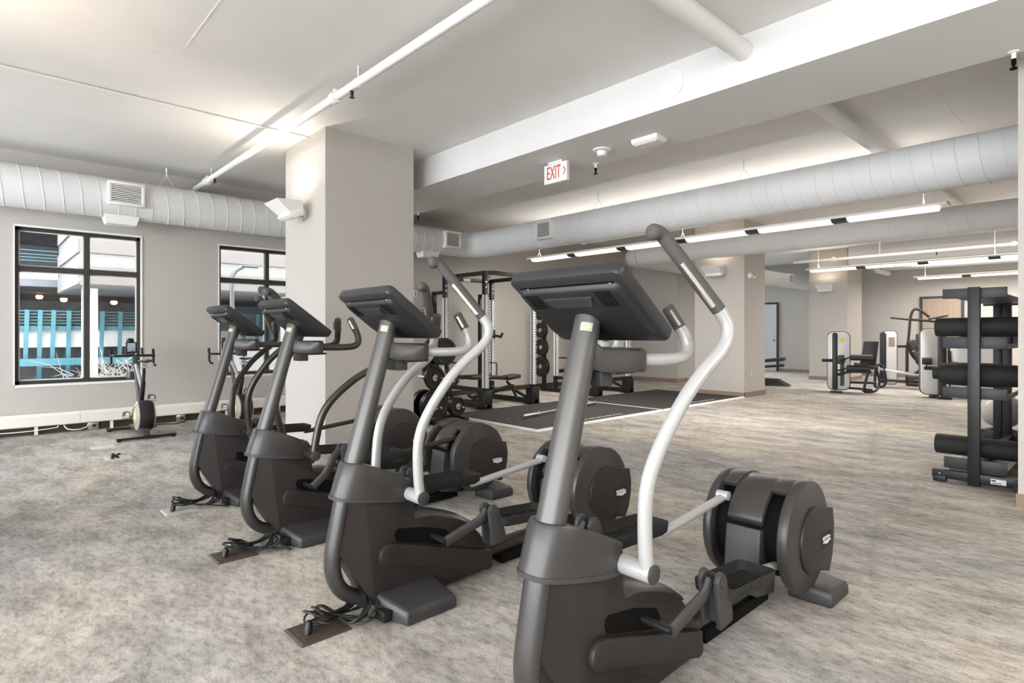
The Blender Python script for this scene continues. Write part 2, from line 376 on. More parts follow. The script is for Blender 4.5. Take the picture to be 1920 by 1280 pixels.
def logo_plate():
    w, h = .082, .030
    poly = [(-w/2,h/2),(w*.30,h/2),(w*.30,h*.32),(w/2,h*.32),(w/2,-h*.36),(w*.28,-h*.36),(w*.28,-h*.55),(-w*.12,-h*.55),(-w*.12,-h*.36),(-w*.44,-h*.36),(-w*.44,h*.1),(-w/2,h*.1)]
    return poly
def ELL(loc, lab, armmat, nr, fr, hi_near, ns=1, fs=1, group='elliptical machines in the front row'):
    t = thing('elliptical_machine', lab, 'elliptical', loc, 0, group)
    M = cm('M', machine_meshes)
    def me(key, fn): return cm(key, fn)
    sub = {'console_screen': 'console', 'console_back': 'console', 'console_handle': 'console', 'console_holesl': 'console', 'console_holesr': 'console', 'console_vent': 'console', 'console_screwl': 'console', 'console_screwr': 'console', 'collar_lip': 'collar', 'tray': 'handlebar_hub', 'junction_box': 'handlebar_hub'}
    nm = {'console_shell': 'console', 'console_screen': 'screen', 'console_back': 'back_panel', 'console_handle': 'grab_recess', 'console_holesl': 'speaker_holes', 'console_holesr': 'speaker_holes', 'console_vent': 'vent_slot', 'console_screwl': 'screw', 'console_screwr': 'screw'}
    made = {}
    for k, e in M.items():
        if e is None: continue
        mesh = me('m_'+k, lambda: e[1].mesh(k, e[0], e[2] if len(e) > 2 else 0))
        par = made.get(sub.get(k), t) if k in sub else t
        o = obj(nm.get(k, k), mesh, par)
        if 'holes' in k: o['kind'] = 'stuff'
        made[nm.get(k, k)] = o
    # sticker on post
    def patch(p0, p1, w0, w1, ee, ell=False):
        c = Vector((1.4745-OX, 0, 1.185)); e = Vector((.2755, 0, .9613)); n = Vector((-.9613, 0, .2755)); m = MB(); N = 8
        def P_(ph, h, d): return c+e*h+n*((.0395+d)*cos(radians(ph)))+Vector((0, -(.0508+d)*sin(radians(ph)), 0))
        if not ell: ring = [(p0+(p1-p0)*k/N, w0) for k in range(N+1)]+[(p1-(p1-p0)*k/N, w1) for k in range(N+1)]
        else: ring = [((p0+p1)/2+(p1-p0)/2*cos(2*pi*k/20), (w0+w1)/2+(w1-w0)/2*sin(2*pi*k/20)) for k in range(20)]
        if ell: return m.rings([[P_(a_, h_, .0005) for a_, h_ in ring], [P_(a_, h_, ee) for a_, h_ in ring]])
        for k in range(N):
            a0, a1 = p0+(p1-p0)*k/N, p0+(p1-p0)*(k+1)/N
            m.add([P_(a0, w0, ee), P_(a1, w0, ee), P_(a1, w1, ee), P_(a0, w1, ee)], [(0,1,2,3)])
        return m
    obj('warning_sticker', me('stk', lambda: patch(8, 58, .118, .147, .0008).mesh('sticker', 'label_grey', 0)), made['upright_post'])
    obj('sticker_badge', me('stkb', lambda: patch(12, 52, .126, .140, .0022, True).mesh('badge', 'sticker_yellow', 0)), made['upright_post'])
    # slot, side bar both sides
    for s in (-1, 1):
        f = (lambda q: q) if s < 0 else mir
        sb = [(1.412,.262),(1.418,.300),(1.445,.325),(1.475,.326),(2.085,.140),(2.092,.050),(2.06,.040),(1.455,.226),(1.428,.236)]
        obj('side_rail', me(('rail', s), lambda: f(MB().prism([(x-OX, z) for x, z in sb], -.112, -.080)).mesh('side_rail', 'machine_side', .009)), t)
        slot = [(1.520,.378),(1.504,.368),(1.500,.345),(1.512,.318),(1.60,.292),(1.78,.240),(1.83,.262),(1.80,.312),(1.66,.356)]
        obj('slot_opening', me(('slot', s), lambda: f(MB().prism([(x-OX, z) for x, z in slot], -.0856, -.07)).mesh('slot_opening', 'matt_black', 0)), made['body'])
        # feet
        def foot(x0, x1, ya, yb, za, zb, ch):
            b0 = [P3(x0, ya, .004), P3(x1, ya, .004), P3(x1-.005, yb, .004), P3(x0+ch, yb, .004)]
            t0 = [P3(x0+.012, ya, za), P3(x1-.012, ya, za), P3(x1-.02, yb+.012, zb), P3(x0+ch+.012, yb+.012, zb)]
            return f(MB().rings([b0, [(a[0], a[1], a[2]*.1+c[2]*.75) for a, c in zip(b0, t0)], t0]))
        obj('front_foot', me(('ff', s), lambda: foot(1.40, 1.735, -.075, -.268, .105, .066, .055).mesh('front_foot', 'charcoal', .012, 3)), t)
        obj('rear_foot', me(('rf', s), lambda: foot(2.94, 3.185, -.09, -.292, .092, .075, .012).mesh('rear_foot', 'charcoal', .014, 3)), t)
        # discs
        d = obj('wheel_disc', me(('disc', s), lambda: f(disc_mesh()).mesh('wheel_disc', 'machine', 0, smooth=35)), t)
        obj('wheel_rim', me(('rim', s), lambda: f(disc_rim()).mesh('wheel_rim', 'machine', .004)), t)
        obj('cover_plate', me(('cov', s), lambda: f(cover_mesh()).mesh('cover_plate', 'machine_side', .006)), d)
        lp = obj('logo_badge', me('lp', lambda: MB().prism(logo_plate(), 0, .002, 'xy').mesh('logo', 'label_white', 0, smooth=0)), d)
        pocket = obj('logo_pocket', me('lpk', lambda: MB().prism(rrect(.104, .060, .010), 0, .0010, 'xy').mesh('pocket', 'black', 0, smooth=0)), d)
        tx = obj('logo_lettering', me('lt', lambda: text_mesh('TECHNOGYM', .0135, 'black', .0004)), d)
        ln = obj('logo_line', me('ln', lambda: MB().box(-.037, .021, .0095, .0117, 0, .0008).box(-.002, .02, -.0128, -.0112, 0, .0008).mesh('line', 'black', 0, smooth=0)), d)
        B = Matrix.Translation((3.068-OX, s*.2252, .288)) @ (Matrix.Rotation(pi/2, 4, 'X') if s < 0 else Matrix.Rotation(pi, 4, 'Z') @ Matrix.Rotation(pi/2, 4, 'X'))
        B = B @ Matrix.Diagonal((1.22, 1.22, 1, 1))
        pocket.matrix_local = B; lp.matrix_local = B; tx.matrix_local = B @ Matrix.Translation((0, .0005, .0024)); ln.matrix_local = B @ Matrix.Translation((0, 0, .002))
        # pivot and swinging arm
        obj('pivot_tube', me(('pt', s, armmat), lambda: f(MB().sweep(off_pts([(1.566,-.085,.54),(1.566,-.226,.54)]), .0305, 18)).mesh('pivot_tube', armmat)), t)
        pc = obj('pivot_cap', me(('pc', s), lambda: f(MB().lathe([(.031, 0), (.031, .006), (.027, .009)], P3(1.566,-.226,.54), (0,-1,0), 20)).mesh('pivot_cap', 'charcoal')), t)
        rot = radians(nr if s < 0 else fr)
        pv = (PIV[0]-OX, 0, PIV[1])
        A = obj('swing_arm', me(('arm', s, armmat), lambda: f(MB().sweep(off_pts(arm_path()), .0235, 16)).mesh('swing_arm', armmat, off=pv)), t, pv, (0, rot, 0)); A.scale = (1, 1, ns if s < 0 else fs)
        def grip():
            g = smoothpath([GR0, GR0.lerp(GR1, .5), GR1, Vector((1.684,-.174,1.634)), Vector((1.640,-.160,1.633))], 5)
            n = len(g); r = [.0245]*(n-6)+[.025, .0265, .0285, .0285, .024, .010]
            return f(MB().sweep(off_pts(g), r, 14))
        obj('arm_grip', me(('grip', s), lambda: grip().mesh('arm_grip', 'grip', off=pv)), A)
        def strip():
            d = (GR1-GR0).normalized(); a = GR0+d*.03+Vector((-.0175,-.008,-.0125)); b = GR0+d*.215+Vector((-.0175,-.008,-.0125))
            return f(MB().sweep(off_pts([a, b]), .0095, 8))
        obj('hand_sensor', me(('strip', s), lambda: strip().mesh('hand_sensor', 'chrome', off=pv)), A)
        # fixed handlebar
        fb = smoothpath([(1.63,-.098,1.207),(1.69,-.116,1.207),(1.80,-.145,1.207),(1.866,-.158,1.216),(1.893,-.156,1.245),(1.893,-.143,1.290),(1.884,-.121,1.330)], 6)
        F_ = obj('fixed_handlebar', me(('fb', s, armmat), lambda: f(MB().sweep(off_pts(fb), .0215, 16)).mesh('fixed_handlebar', armmat)), t)
        obj('bar_grip', me(('bg', s), lambda: f(MB().sweep(off_pts([(1.888,-.128,1.318),(1.868,-.090,1.392),(1.8665,-.087,1.397)]), [.0228,.0228,.018], 14)).mesh('bar_grip', 'grip')), F_)
        obj('pulse_plate', me(('pp', s), lambda: f(MB().sweep(off_pts([(1.868,-.137,1.326),(1.852,-.107,1.380)]), .009, 8)).mesh('pulse_plate', 'chrome')), F_)
        # pedal linkage
        hi = hi_near if s < 0 else not hi_near
        lt = (1.98, .39) if not hi else (1.755, .545); ll = (1.715, .300) if not hi else (1.56, .345); dz = lt[1]-.39; dx = lt[0]-1.98
        key = (s, hi)
        lk = smoothpath([(ll[0],-.20,ll[1]),((ll[0]*.55+lt[0]*.45),-.20,(ll[1]*.62+lt[1]*.38)-.002),(lt[0]-.055,-.20,lt[1]-.035),(lt[0]-.01,-.20,lt[1]+.01)], 4)
        K = obj('pedal_link', me(('lk', key), lambda: f(MB().sweep(off_pts(lk), .027, 12, ref=(0,1,0), b=.014)).mesh('pedal_link', 'charcoal', 0)), t)
        obj('link_shaft', me(('ls', key), lambda: f(MB().sweep(off_pts([(ll[0],-.06,ll[1]),(ll[0],-.20,ll[1])]), .014, 12)).mesh('link_shaft', 'rack_black')), K)
        def bracket():
            m = MB(); x, z = lt
            poly = [(x-.028,z+.012),(x-.014,z+.036),(x+.012,z+.04),(x+.034,z+.02),(x+.085,z-.125),(x+.082,z-.155),(x-.005,z-.165),(x-.012,z-.10)]
            for y0, y1 in ((-.243,-.222),(-.178,-.16)): m.prism([(a-OX, b) for a, b in poly], y0, y1)
            m.prism([(a-OX, b) for a, b in ((x+.02,z+.03),(x+.085,z-.125),(x+.082,z-.155),(x+.03,z-.16))], -.225, -.17)
            m.lathe([(.018, 0), (.018, .006)], P3(x+.004, -.243, z+.006), (0,-1,0), 14)
            return f(m)
        obj('link_bracket', me(('bk', key), lambda: bracket().mesh('link_bracket', 'charcoal', .004)), t)
        # pedal tray
        px0, px1 = 2.02+dx, 2.42+dx; pz0, pz1 = .318+dz*1.0, .288+dz*.95
        if hi: pz0, pz1 = .468, .452
        def tray():
            O_ = rrect(px1-px0, .165, .035, 4, (px0+px1)/2, -.178)
            zz = lambda x: pz0+(pz1-pz0)*(x-px0)/(px1-px0)
            c = ((px0+px1)/2, -.178)
            def ring(sc, dzz): return [P3(c[0]+(x-c[0])*sc, c[1]+(y-c[1])*sc, zz(x)+dzz) for x, y in O_]
            return f(MB().rings([ring(.86, -.012), ring(.97, .0), ring(1, .04), ring(.975, .042), ring(.94, .012), ring(.90, .004)]))
        T_ = obj('pedal', me(('tr', key), lambda: tray().mesh('pedal', 'rubber', 0)), t)
        def ribs():
            m = MB(); zz = lambda x: pz0+(pz1-pz0)*(x-px0)/(px1-px0)
            for i in range(13):
                x = px0+.05+i*(px1-px0-.1)/12; m.box(x-OX-.004, x-OX+.004, -.178-.055, -.178+.055, zz(x)+.002, zz(x)+.011)
            return f(m)
        obj('tread_ribs', me(('rb', key), lambda: ribs().mesh('tread_ribs', 'rubber', 0, smooth=0)), T_)
        cr = (2.78, .215) if not hi else (2.70, .492)
        obj('drive_rod', me(('rod', key, armmat), lambda: f(MB().sweep(off_pts([(px1-.06,-.128,pz1-.022 if not hi else pz1-.012),(px1,-.126,pz1-.022 if not hi else pz1-.008),(cr[0],-.124,cr[1])]), .0195, 14)).mesh('drive_rod', armmat)), t)
        obj('crank_pin', me(('cp', key, armmat), lambda: f(MB().sweep(off_pts([(cr[0],-.092,cr[1]+.012),(cr[0],-.150,cr[1]+.012)]), .022, 14)).mesh('crank_pin', armmat)), t)
    obj('power_inlet', me('pin', lambda: MB().box(1.385-OX, 1.43-OX, -.185, -.125, .012, .058).mesh('power_inlet', 'black', .004)), t)
    return t
Y1 = 1.26
ells = [((OX, Y1, 0), 'nearest elliptical with pale silver arms, biggest in the picture', 'silver', 0, 9, False, 1, .945),
        ((OX-.055, Y1+1.192, 0), 'second elliptical with pale silver arms, between the nearest and the dark-armed ones', 'silver', 0, 9, False, 1, .945),
        ((OX-.017, Y1+2.42, 0), 'dark-armed elliptical standing right in front of the big column', 'bronze', 15, -14, True, .945, .945),
        ((OX-.017, Y1+3.56, 0), 'farthest dark-armed elliptical, closest to the windows', 'bronze', 0, 5, False, 1, .965)]
for e in ells: ELL(*e)

# ================================================================== DUCTS
def helix(axis_pts, r, pitch, rr=.006, seg=5, per=20):
    a, b = Vector(axis_pts[0]), Vector(axis_pts[1]); d = (b-a).normalized(); L = (b-a).length; u = d.orthogonal().normalized(); w = d.cross(u)
    n = int(L/pitch*per); return [a+d*(L*i/n)+(u*cos(2*pi*i/per)+w*sin(2*pi*i/per))*r for i in range(n+1)]
DY, DXX, DZ, DR = 9.20, 7.50, 3.075, .258
def elbow(c0, c1, c2, R, n=8):
    # quarter bend between two axis-aligned runs around corner c1
    c0, c1, c2 = map(Vector, (c0, c1, c2)); d0 = (c1-c0).normalized(); d1 = (c2-c1).normalized()
    a = c1-d0*R; ctr = a+d1*R; return [ctr-d1*R*cos(t)+d0*R*sin(t) for t in [pi/2*k/n for k in range(n+1)]]
def grille(parent, c, face, w, h, dep=.06, nl=9):
    # face: unit normal axis ('-y' or '-x'); returns part with louvres
    def q(m_): 
        if face == '-y': return m_
        r = MB(); r.v = [(y, -x, z) for x, y, z in m_.v]; r.f = list(m_.f); return r
    fr = MB(); b = .035
    fr.box(-w/2, w/2, -dep, .10, -h/2, -h/2+b).box(-w/2, w/2, -dep, .10, h/2-b, h/2).box(-w/2, -w/2+b, -dep, .10, -h/2+b, h/2-b).box(w/2-b, w/2, -dep, .10, -h/2+b, h/2-b)
    g = part('air_grille', q(fr), 'white_paint', parent, .004, loc=c)
    part('grille_back', q(MB().box(-w/2+b, w/2-b, -dep+.03, .09, -h/2+b, h/2-b)), 'dark_frame', g, smooth=0)
    hh = h-2*b
    for i in range(nl):
        z = -hh/2+hh*(i+.5)/nl; part('louver', q(MB().box(-w/2+b, w/2-b, -dep+.004, -dep+.028, z-.006, z+.005)), 'white_paint', g, smooth=0)
    return g
D1 = thing('spiral_duct', 'white spiral air duct running above the windows, then turning across the room', 'duct', (0, 0, 0))
E1 = elbow((0, DY, DZ), (DXX, DY, DZ), (DXX, 0, DZ), .42)
part('duct_run', MB().sweep([(-6.5, DY, DZ), (DXX-.42, DY, DZ)], DR, 36), 'duct', D1)
part('duct_elbow', MB().sweep(E1, DR, 36), 'duct', D1)
part('duct_run', MB().sweep([(DXX, DY-.42, DZ), (DXX, .62, DZ)], DR, 36), 'duct', D1)
part('spiral_seam', MB().sweep(helix([(-6.5, DY, DZ), (DXX-.45, DY, DZ)], DR, .19), .0068, 5), 'duct', D1)
part('spiral_seam', MB().sweep(helix([(DXX, DY-1.9, DZ), (DXX, .75, DZ)], DR, .19), .0068, 5), 'duct', D1)
part('duct_collar', MB().sweep([(DXX, .72, DZ), (DXX, .60, DZ)], DR+.03, 36), 'white_paint', D1)
part('end_box', MB().box(DXX-.42, DXX+.42, .10, .62, DZ-.36, DZ+.40), 'white_paint', D1, .01)
grille(D1, (1.453, DY-.255, 3.10), '-y', .40, .30, .05, 10)
grille(D1, (6.72, DY-.265, 3.08), '-y', .36, .32, .06, 9)
grille(D1, (DXX-.265, 6.95, 3.08), '-x', .36, .32, .06, 9)
for x in (1.43, 6.35): part('bottom_register', MB().rings([[(x-.20, DY-.12, DZ-.22), (x+.20, DY-.12, DZ-.22), (x+.20, DY+.12, DZ-.22), (x-.20, DY+.12, DZ-.22)], [(x-.165, DY-.10, DZ-DR-.085), (x+.165, DY-.10, DZ-DR-.085), (x+.165, DY+.10, DZ-DR-.085), (x-.165, DY+.10, DZ-DR-.085)]]), 'white_paint', D1, smooth=0)
for p in ((1.97, DY), (DXX, 6.0), (DXX, 3.55)):
    part('hanger_wire', MB().sweep([(p[0], p[1], ZC-.002), (p[0], p[1], ZC-.12)], .006, 6).sweep([(p[0], p[1], ZC-.12), (p[0]+(.1 if p[1] == DY else 0), p[1]+(0 if p[1] == DY else .1), DZ+DR)], .003, 5).sweep([(p[0], p[1], ZC-.12), (p[0]-(.1 if p[1] == DY else 0), p[1]-(0 if p[1] == DY else .1), DZ+DR)], .003, 5).lathe([(.014, 0), (.014, .05)], (p[0], p[1], ZC-.06), (0,0,1), 8), 'white_paint', D1)
D2 = thing('spiral_duct', 'lower white duct with a rounded end, crossing in front of the middle pillar', 'duct', (0, 0, 0))
X2, Y2, Z2, R2 = 10.6, 7.64, 2.965, .205
E2 = elbow((X2, 0, Z2), (X2, Y2, Z2), (20, Y2, Z2), .34)
part('duct_run', MB().sweep([(X2, .2, Z2), (X2, Y2-.34, Z2)], R2, 32), 'duct', D2)
part('duct_elbow', MB().sweep(E2, R2, 32), 'duct', D2)
part('duct_run', MB().sweep([(X2+.34, Y2, Z2), (14.4, Y2, Z2)], R2, 32), 'duct', D2)
part('spiral_seam', MB().sweep(helix([(X2, .3, Z2), (X2, 4.2, Z2)], R2, .24), .0045, 5), 'duct', D2)
D3 = thing('spiral_duct', 'white duct with a small grille in the bright hall past the middle pillar', 'duct', (0, 0, 0))
part('duct_run', MB().sweep([(13.2, 6.95, 2.83), (XF-.01, 6.95, 2.83)], R2, 32), 'duct', D3)
grille(D3, (17.1, 6.95-.21, 2.85), '-y', .36, .28, .05, 8)
# ================================================================== PIPES
def pipe(name, label, a, b, r, couplings=(), heads=(), hang=()):
    t = thing(name, label, 'pipe'); a = Vector(a); b = Vector(b); d = (b-a).normalized()
    part('pipe_run', MB().sweep([a, b], r, 16), 'white_paint', t)
    for c in couplings:
        p = a+d*c; m = MB().sweep([p-d*.045, p+d*.045], r*1.45, 14); m.cbox(p+Vector((0, 0, r*1.5)), (.03, .03, r)); part('coupling', m, 'white_paint', t)
    for c in heads:
        p = a+d*c; part('sprinkler_head', MB().lathe([(.016, 0), (.016, .035), (.010, .036), (.010, .055), (.022, .056), (.022, .062)], p+Vector((0, 0, -r)), (0,0,-1), 12), 'bronze', t)
    for c in hang:
        p = a+d*c; part('pipe_hanger', MB().sweep([p+Vector((0,0,r)), Vector((p.x, p.y, ZC-.001))], .006, 6).sweep([p-d*.012, p+d*.012], r*1.12, 14), 'white_paint', t)
    return t
pipe('sprinkler_pipe', 'long white sprinkler pipe under the left ceiling, past the big column', (2.42, -2, 3.45), (2.42, 9.55, 3.45), .037, (6.98, 10.95), (6.66, 10.6), (6.55, 10.75))
pipe('conduit', 'thin white conduit fixed to the ceiling beside the big column', (-3, 6.6, 3.585), (2.86, 6.6, 3.585), .012)
pipe('drain_pipe', 'thick white pipe under the ceiling ending at the beam face', (2.55, 2.06, 3.47), (4.348, 2.06, 3.47), .075)
pipe('drain_pipe', 'thick white pipe beyond the beam, going over the spiral duct', (5.272, 2.06, 3.47), (13.2, 2.06, 3.47), .075, (.12,))
pipe('sprinkler_pipe', 'white sprinkler pipe running high above the far weight machines', (15.6, -1.5, 3.12), (15.6, 6.05, 3.12), .035, (3.2, 6.6), (2.6, 4.5), (2.0, 5.6))
pipe('conduit', 'short white pipe under the ceiling left of the rounded duct end', (9.9, 5.4, 3.30), (9.9, 8.4, 3.30), .035, (2.4, 2.9), (), (1.5,))
pipe('drain_pipe', 'thick white pipe stub below the soffit by the far pillar', (18.6, 4.95, 3.0495), (19.69, 4.95, 3.0495), .07)
def head(label, x, y, z):
    t = thing('sprinkler', label, 'sprinkler', (x, y, z)); part('escutcheon', MB().lathe([(.035, 0), (.03, .008), (.014, .01), (.014, .05)], (0,0,0), (0,0,-1), 14), 'white_paint', t)
    part('head', MB().lathe([(.014, .05), (.014, .09), (.008, .092), (.008, .11), (.022, .112), (.022, .12)], (0,0,0), (0,0,-1), 12), 'matt_black', t)
head('small dark sprinkler beside the exit sign', 5.18, 4.18, 3.226); head('small dark sprinkler on the beam next to the big column', 5.2, 7.80, 3.226); head('dark sprinkler high up by the right-hand wall edge', 5.22, .57, 3.226)
# ================================================================== PENDANT LIGHTS
def pendant(label, x, y0, y1, z=2.78, n=5, pw=150, upk=.2, grp='linear pendant lights'):
    t = thing('pendant_light', label, 'light', (x, 0, z), 0, grp)
    prof = [(-.115,.004),(-.05,.018),(.05,.018),(.115,.004),(.13,.03),(.055,.05),(-.055,.05),(-.13,.03)]
    m = MB().rings([[(a, y, b) for a, b in prof] for y in (y0, y1)]); part('housing', m, 'white_paint', t, smooth=0)
    L = (y1-y0)/n
    for i in range(n):
        a = y0+L*i+.10; b = y0+L*(i+1)-.10
        part('diffuser', MB().rings([[(xx, y, zz) for xx, zz in ((-.105,.004),(-.05,-.042),(.05,-.042),(.105,.004),(.05,.017),(-.05,.017))] for y in (a, b)]), 'lamp_white', t, smooth=0)
        if i: part('joiner', MB().prism([(-.11,.004),(-.05,-.040),(.05,-.040),(.11,.004),(.05,.017),(-.05,.017)], y0+L*i-.09, y0+L*i+.09), 'charcoal', t, smooth=0)
    for y in (y0+.25, (y0+y1)/2, y1-.25):
        part('suspension', MB().sweep([(0, y, .13), (0, y, ZC-z-.002)], .004, 6).sweep([(-.06, y, .045), (0, y, .13)], .004, 6).sweep([(.06, y, .045), (0, y, .13)], .004, 6), 'white_paint', t)
    d = area('pendant_down', (x, (y0+y1)/2, z-.05), (0, 0, 0), .14, y1-y0-.2, pw, (1, .955, .90))
    u = area('pendant_up', (x, (y0+y1)/2, z+.06), (pi, 0, 0), .10, y1-y0-.2, pw*upk, (1, .955, .90))
    d.parent = t; u.parent = t; d.location = (0, (y0+y1)/2, -.05); u.location = (0, (y0+y1)/2, .06)
pendant('long linear pendant light between the two white ducts', 8.42, 1.5, 8.5, 2.80, 6)
pendant('linear pendant light above the leg extension machine, beyond the lower duct', 14.6, -1.6, 5.35, 2.78, 6, 150, .5)
pendant('linear pendant light nearest the far wall', 18.7, -1.6, 4.1, 2.78, 5)
pendant('unseen fill pendant light added behind the viewpoint', -2.6, -4.2, 1.0, 2.9, 5, 120)  # unseen pendant, added to brighten the room from behind the camera
pendant('unseen fill pendant light added out of the picture to the right', 2.2, -4.4, -1.2, 2.9, 4, 120)  # another added pendant, out of view, for fill light
# ================================================================== WALL FLOODS
def flood(label, loc, nrm, pw=60, vis=True):
    # nrm: angle of outward normal around z (0 = +x)
    t = thing('wall_floodlight', label, 'wall light', loc, nrm, 'wall uplights on the pillars')
    part('back_box', MB().box(0, .035, -.06, .06, -.05, .05), 'white_paint', t, .005)
    part('swivel_arm', MB().box(.03, .10, -.035, .035, -.03, .025), 'white_paint', t, .006)
    part('lamp_body', MB().prism([(.08,-.045),(.20,-.085),(.26,-.065),(.25,-.02),(.16,.035),(.09,.03)], -.17, .17), 'white_paint', t, .008)
    h = MB(); A = [(.09,.02),(.10,.115),(.12,.12),(.115,.025)]
    h.prism(A, -.17, .17); h.rings([[(.12, -.17, .03), (.255, -.17, -.02), (.40, -.20, .10), (.12, -.19, .12)], [(.12, -.162, .03), (.25, -.162, -.018), (.395, -.192, .10), (.12, -.182, .12)]])
    h.rings([[(.12, .17, .03), (.255, .17, -.02), (.40, .20, .10), (.12, .19, .12)], [(.12, .162, .03), (.25, .162, -.018), (.395, .192, .10), (.12, .182, .12)]])
    h.rings([[(.25, -.17, -.02), (.25, .17, -.02), (.40, .20, .10), (.40, -.20, .10)], [(.243, -.17, -.012), (.243, .17, -.012), (.393, .20, .106), (.393, -.20, .106)]])
    part('hood', h, 'white_paint', t, smooth=0)
    part('motion_sensor', MB().lathe([(.022, 0), (.024, .015), (.018, .03), (.005, .036)], (.05, 0, -.045), (.3, 0, -1), 12), 'white_paint', t)
    part('lens', MB().rings([[(.14, -.14, .026), (.235, -.14, -.008), (.235, .14, -.008), (.14, .14, .026)], [(.142, -.14, .031), (.237, -.14, -.003), (.237, .14, -.003), (.142, .14, .031)]]), 'tube_warm', t, smooth=0)
    l = area('flood_lamp', (0,0,0), (0,0,0), .10, .26, pw, (1, .88, .75)); l.parent = t; l.location = (.19, 0, .03); l.rotation_euler = (pi, radians(38), 0)
flood('white wall floodlight high on the big column, left face', (2.868, 6.69, 2.70), pi, 10)
flood('white wall floodlight on the middle pillar, under the rounded duct', (11.348, 5.90, 2.54), pi, 6)
flood('white wall floodlight on the far pillar above the leg extension', (17.198, 5.78, 2.50), pi, 6)
struct('wall_column_near', MB().box(-1.75, -.6, 4.45, 5.6, 0, ZC), 'wallpaper')
flood('white wall floodlight on a column left of the viewpoint', (-.598, 5.0, 2.70), 0, 12)
# ================================================================== CEILING ITEMS
t = thing('exit_sign', 'white exit sign with red letters hanging from the beam', 'sign', (4.80, 4.432, 3.095))
part('sign_box', MB().box(-.025, .025, -.172, .172, -.107, .107), 'white_paint', t, .006)
part('canopy', MB().box(-.035, .035, -.10, .10, .107, .131), 'white_paint', t, .004)
e = obj('lettering', text_mesh('EXIT', .20, 'red', .002), t); e.matrix_local = Matrix.Translation((-.0265, .022, 0)) @ Matrix.Rotation(-pi/2, 4, 'Z') @ Matrix.Rotation(pi/2, 4, 'X') @ Matrix.Diagonal((.52, 1.05, 1, 1))
part('arrow', MB().rings([[(-.0275, -.118, .048), (-.0275, -.132, .048), (-.0275, -.158, .004), (-.0275, -.132, -.04), (-.0275, -.118, -.04), (-.0275, -.144, .004)], [(-.024, -.118, .048), (-.024, -.132, .048), (-.024, -.158, .004), (-.024, -.132, -.04), (-.024, -.118, -.04), (-.024, -.144, .004)]]), 'red', t, smooth=0)
t = thing('smoke_detector', 'round white smoke detector on the beam soffit', 'smoke detector', (4.84, 3.82, 3.226))
part('base_ring', MB().lathe([(.10, 0), (.10, .012), (.07, .022)], (0,0,0), (0,0,-1), 24), 'white_paint', t)
part('sensor_cage', MB().lathe([(.055, .02), (.052, .06), (.04, .07)], (0,0,0), (0,0,-1), 16), 'white_paint', t)
t = thing('emergency_light', 'white box-shaped emergency lamp on the beam soffit', 'light', (4.90, 3.28, 3.226))
part('lamp_case', MB().rings([[(-.10,-.15,0),(.10,-.15,0),(.10,.15,0),(-.10,.15,0)], [(-.10,-.15,-.035),(.10,-.15,-.035),(.10,.15,-.035),(-.10,.15,-.035)], [(-.075,-.14,-.06),(.075,-.14,-.06),(.075,.14,-.06),(-.075,.14,-.06)]]), 'white_paint', t, .008)
part('lens', MB().box(-.065, .065, -.125, .125, -.064, -.058), 'cream', t, smooth=0)
t = thing('ceiling_speaker', 'round white speaker set in the beam face', 'speaker', (4.349, 2.69, 3.415))
part('speaker_rim', MB().lathe([(.115, 0), (.115, .006), (.10, .009), (.10, .004)], (0,0,0), (-1,0,0), 40), 'white_paint', t)
part('speaker_mesh', MB().lathe([(.10, .002), (.10, .006), (0, .010)], (0,0,0), (-1,0,0), 40), 'duct', t)
t = thing('alarm_strobe', 'round white alarm strobe on the middle pillar', 'alarm', (11.56, 5.358, 2.465))
part('strobe_base', MB().lathe([(.06, 0), (.06, .03), (.05, .05)], (0,0,0), (0,-1,0), 20), 'white_paint', t); part('strobe_lens', MB().lathe([(.03, .05), (.03, .085), (.02, .10)], (0,0,0), (.4,-1,0), 12), 'chrome', t); part('horn', MB().lathe([(.02, 0), (.035, .06)], (.09, -.03, -.02), (1,-.4,0), 14), 'white_paint', t)
def outlet(label, loc, rz, slots=True, m='white_paint', cat='outlet', grp=None):
    t = thing('wall_plate', label, cat, loc, rz, grp)
    part('cover', MB().box(-.035, .035, -.008, 0, -.06, .06), m, t, .002)
    if slots:
        for z in (-.022, .022): part('socket', MB().lathe([(.016, 0), (.016, .002)], (0, -.008, z), (0,-1,0), 12), 'dark_frame', t)
    else: part('toggle', MB().box(-.006, .006, -.02, -.008, -.012, .012), m, t)
outlet('small white outlet low on the middle pillar', (11.68, 5.359, .48), 0)
outlet('left of two white plates on the wall behind the plate tree', (6.02, YW-.001, 2.08), 0, False, cat='switch'); outlet('right of two white plates on the wall behind the plate tree', (6.33, YW-.001, 2.07), 0)
outlet('white switch plate on the far wall by the wooden door', (XF-.014, 2.96, 1.6), -pi/2, False, cat='switch')
# ================================================================== BASEBOARD HEATER
t = thing('baseboard_heater', 'long cream baseboard heater under the windows', 'heater', (0, YW, 0))
xs = [-6, -3.4, -.95, 1.03, 3.3, 4.4]
for a, b in zip(xs, xs[1:]):
    part('heater_panel', MB().prism([(-.012,.106),(-.085,.106),(-.098,.118),(-.098,.235),(-.07,.268),(-.012,.268)], a+.0015, b-.0015, 'yz'), 'cream', t, smooth=0)
    for x in (a+.35, b-.45): part('bracket_leg', MB().box(x-.018, x+.018, -.075, -.06, 0, .112), 'white_paint', t, smooth=0)
for i, x in enumerate((1.18, 2.23)):
    t = thing('floor_socket_box', ('silver socket box under the heater behind the left bike' if i == 0 else 'silver socket box under the heater right of the left bike'), 'outlet', (x, YW-.013, .055), 0)
    part('box_plate', MB().box(-.06, .06, -.03, 0, -.05, .045), 'chrome', t, .004); part('plug', MB().lathe([(.022, 0), (.022, .03), (.01, .04)], (.005, -.03, 0), (0,-1,0), 12), 'black', t)
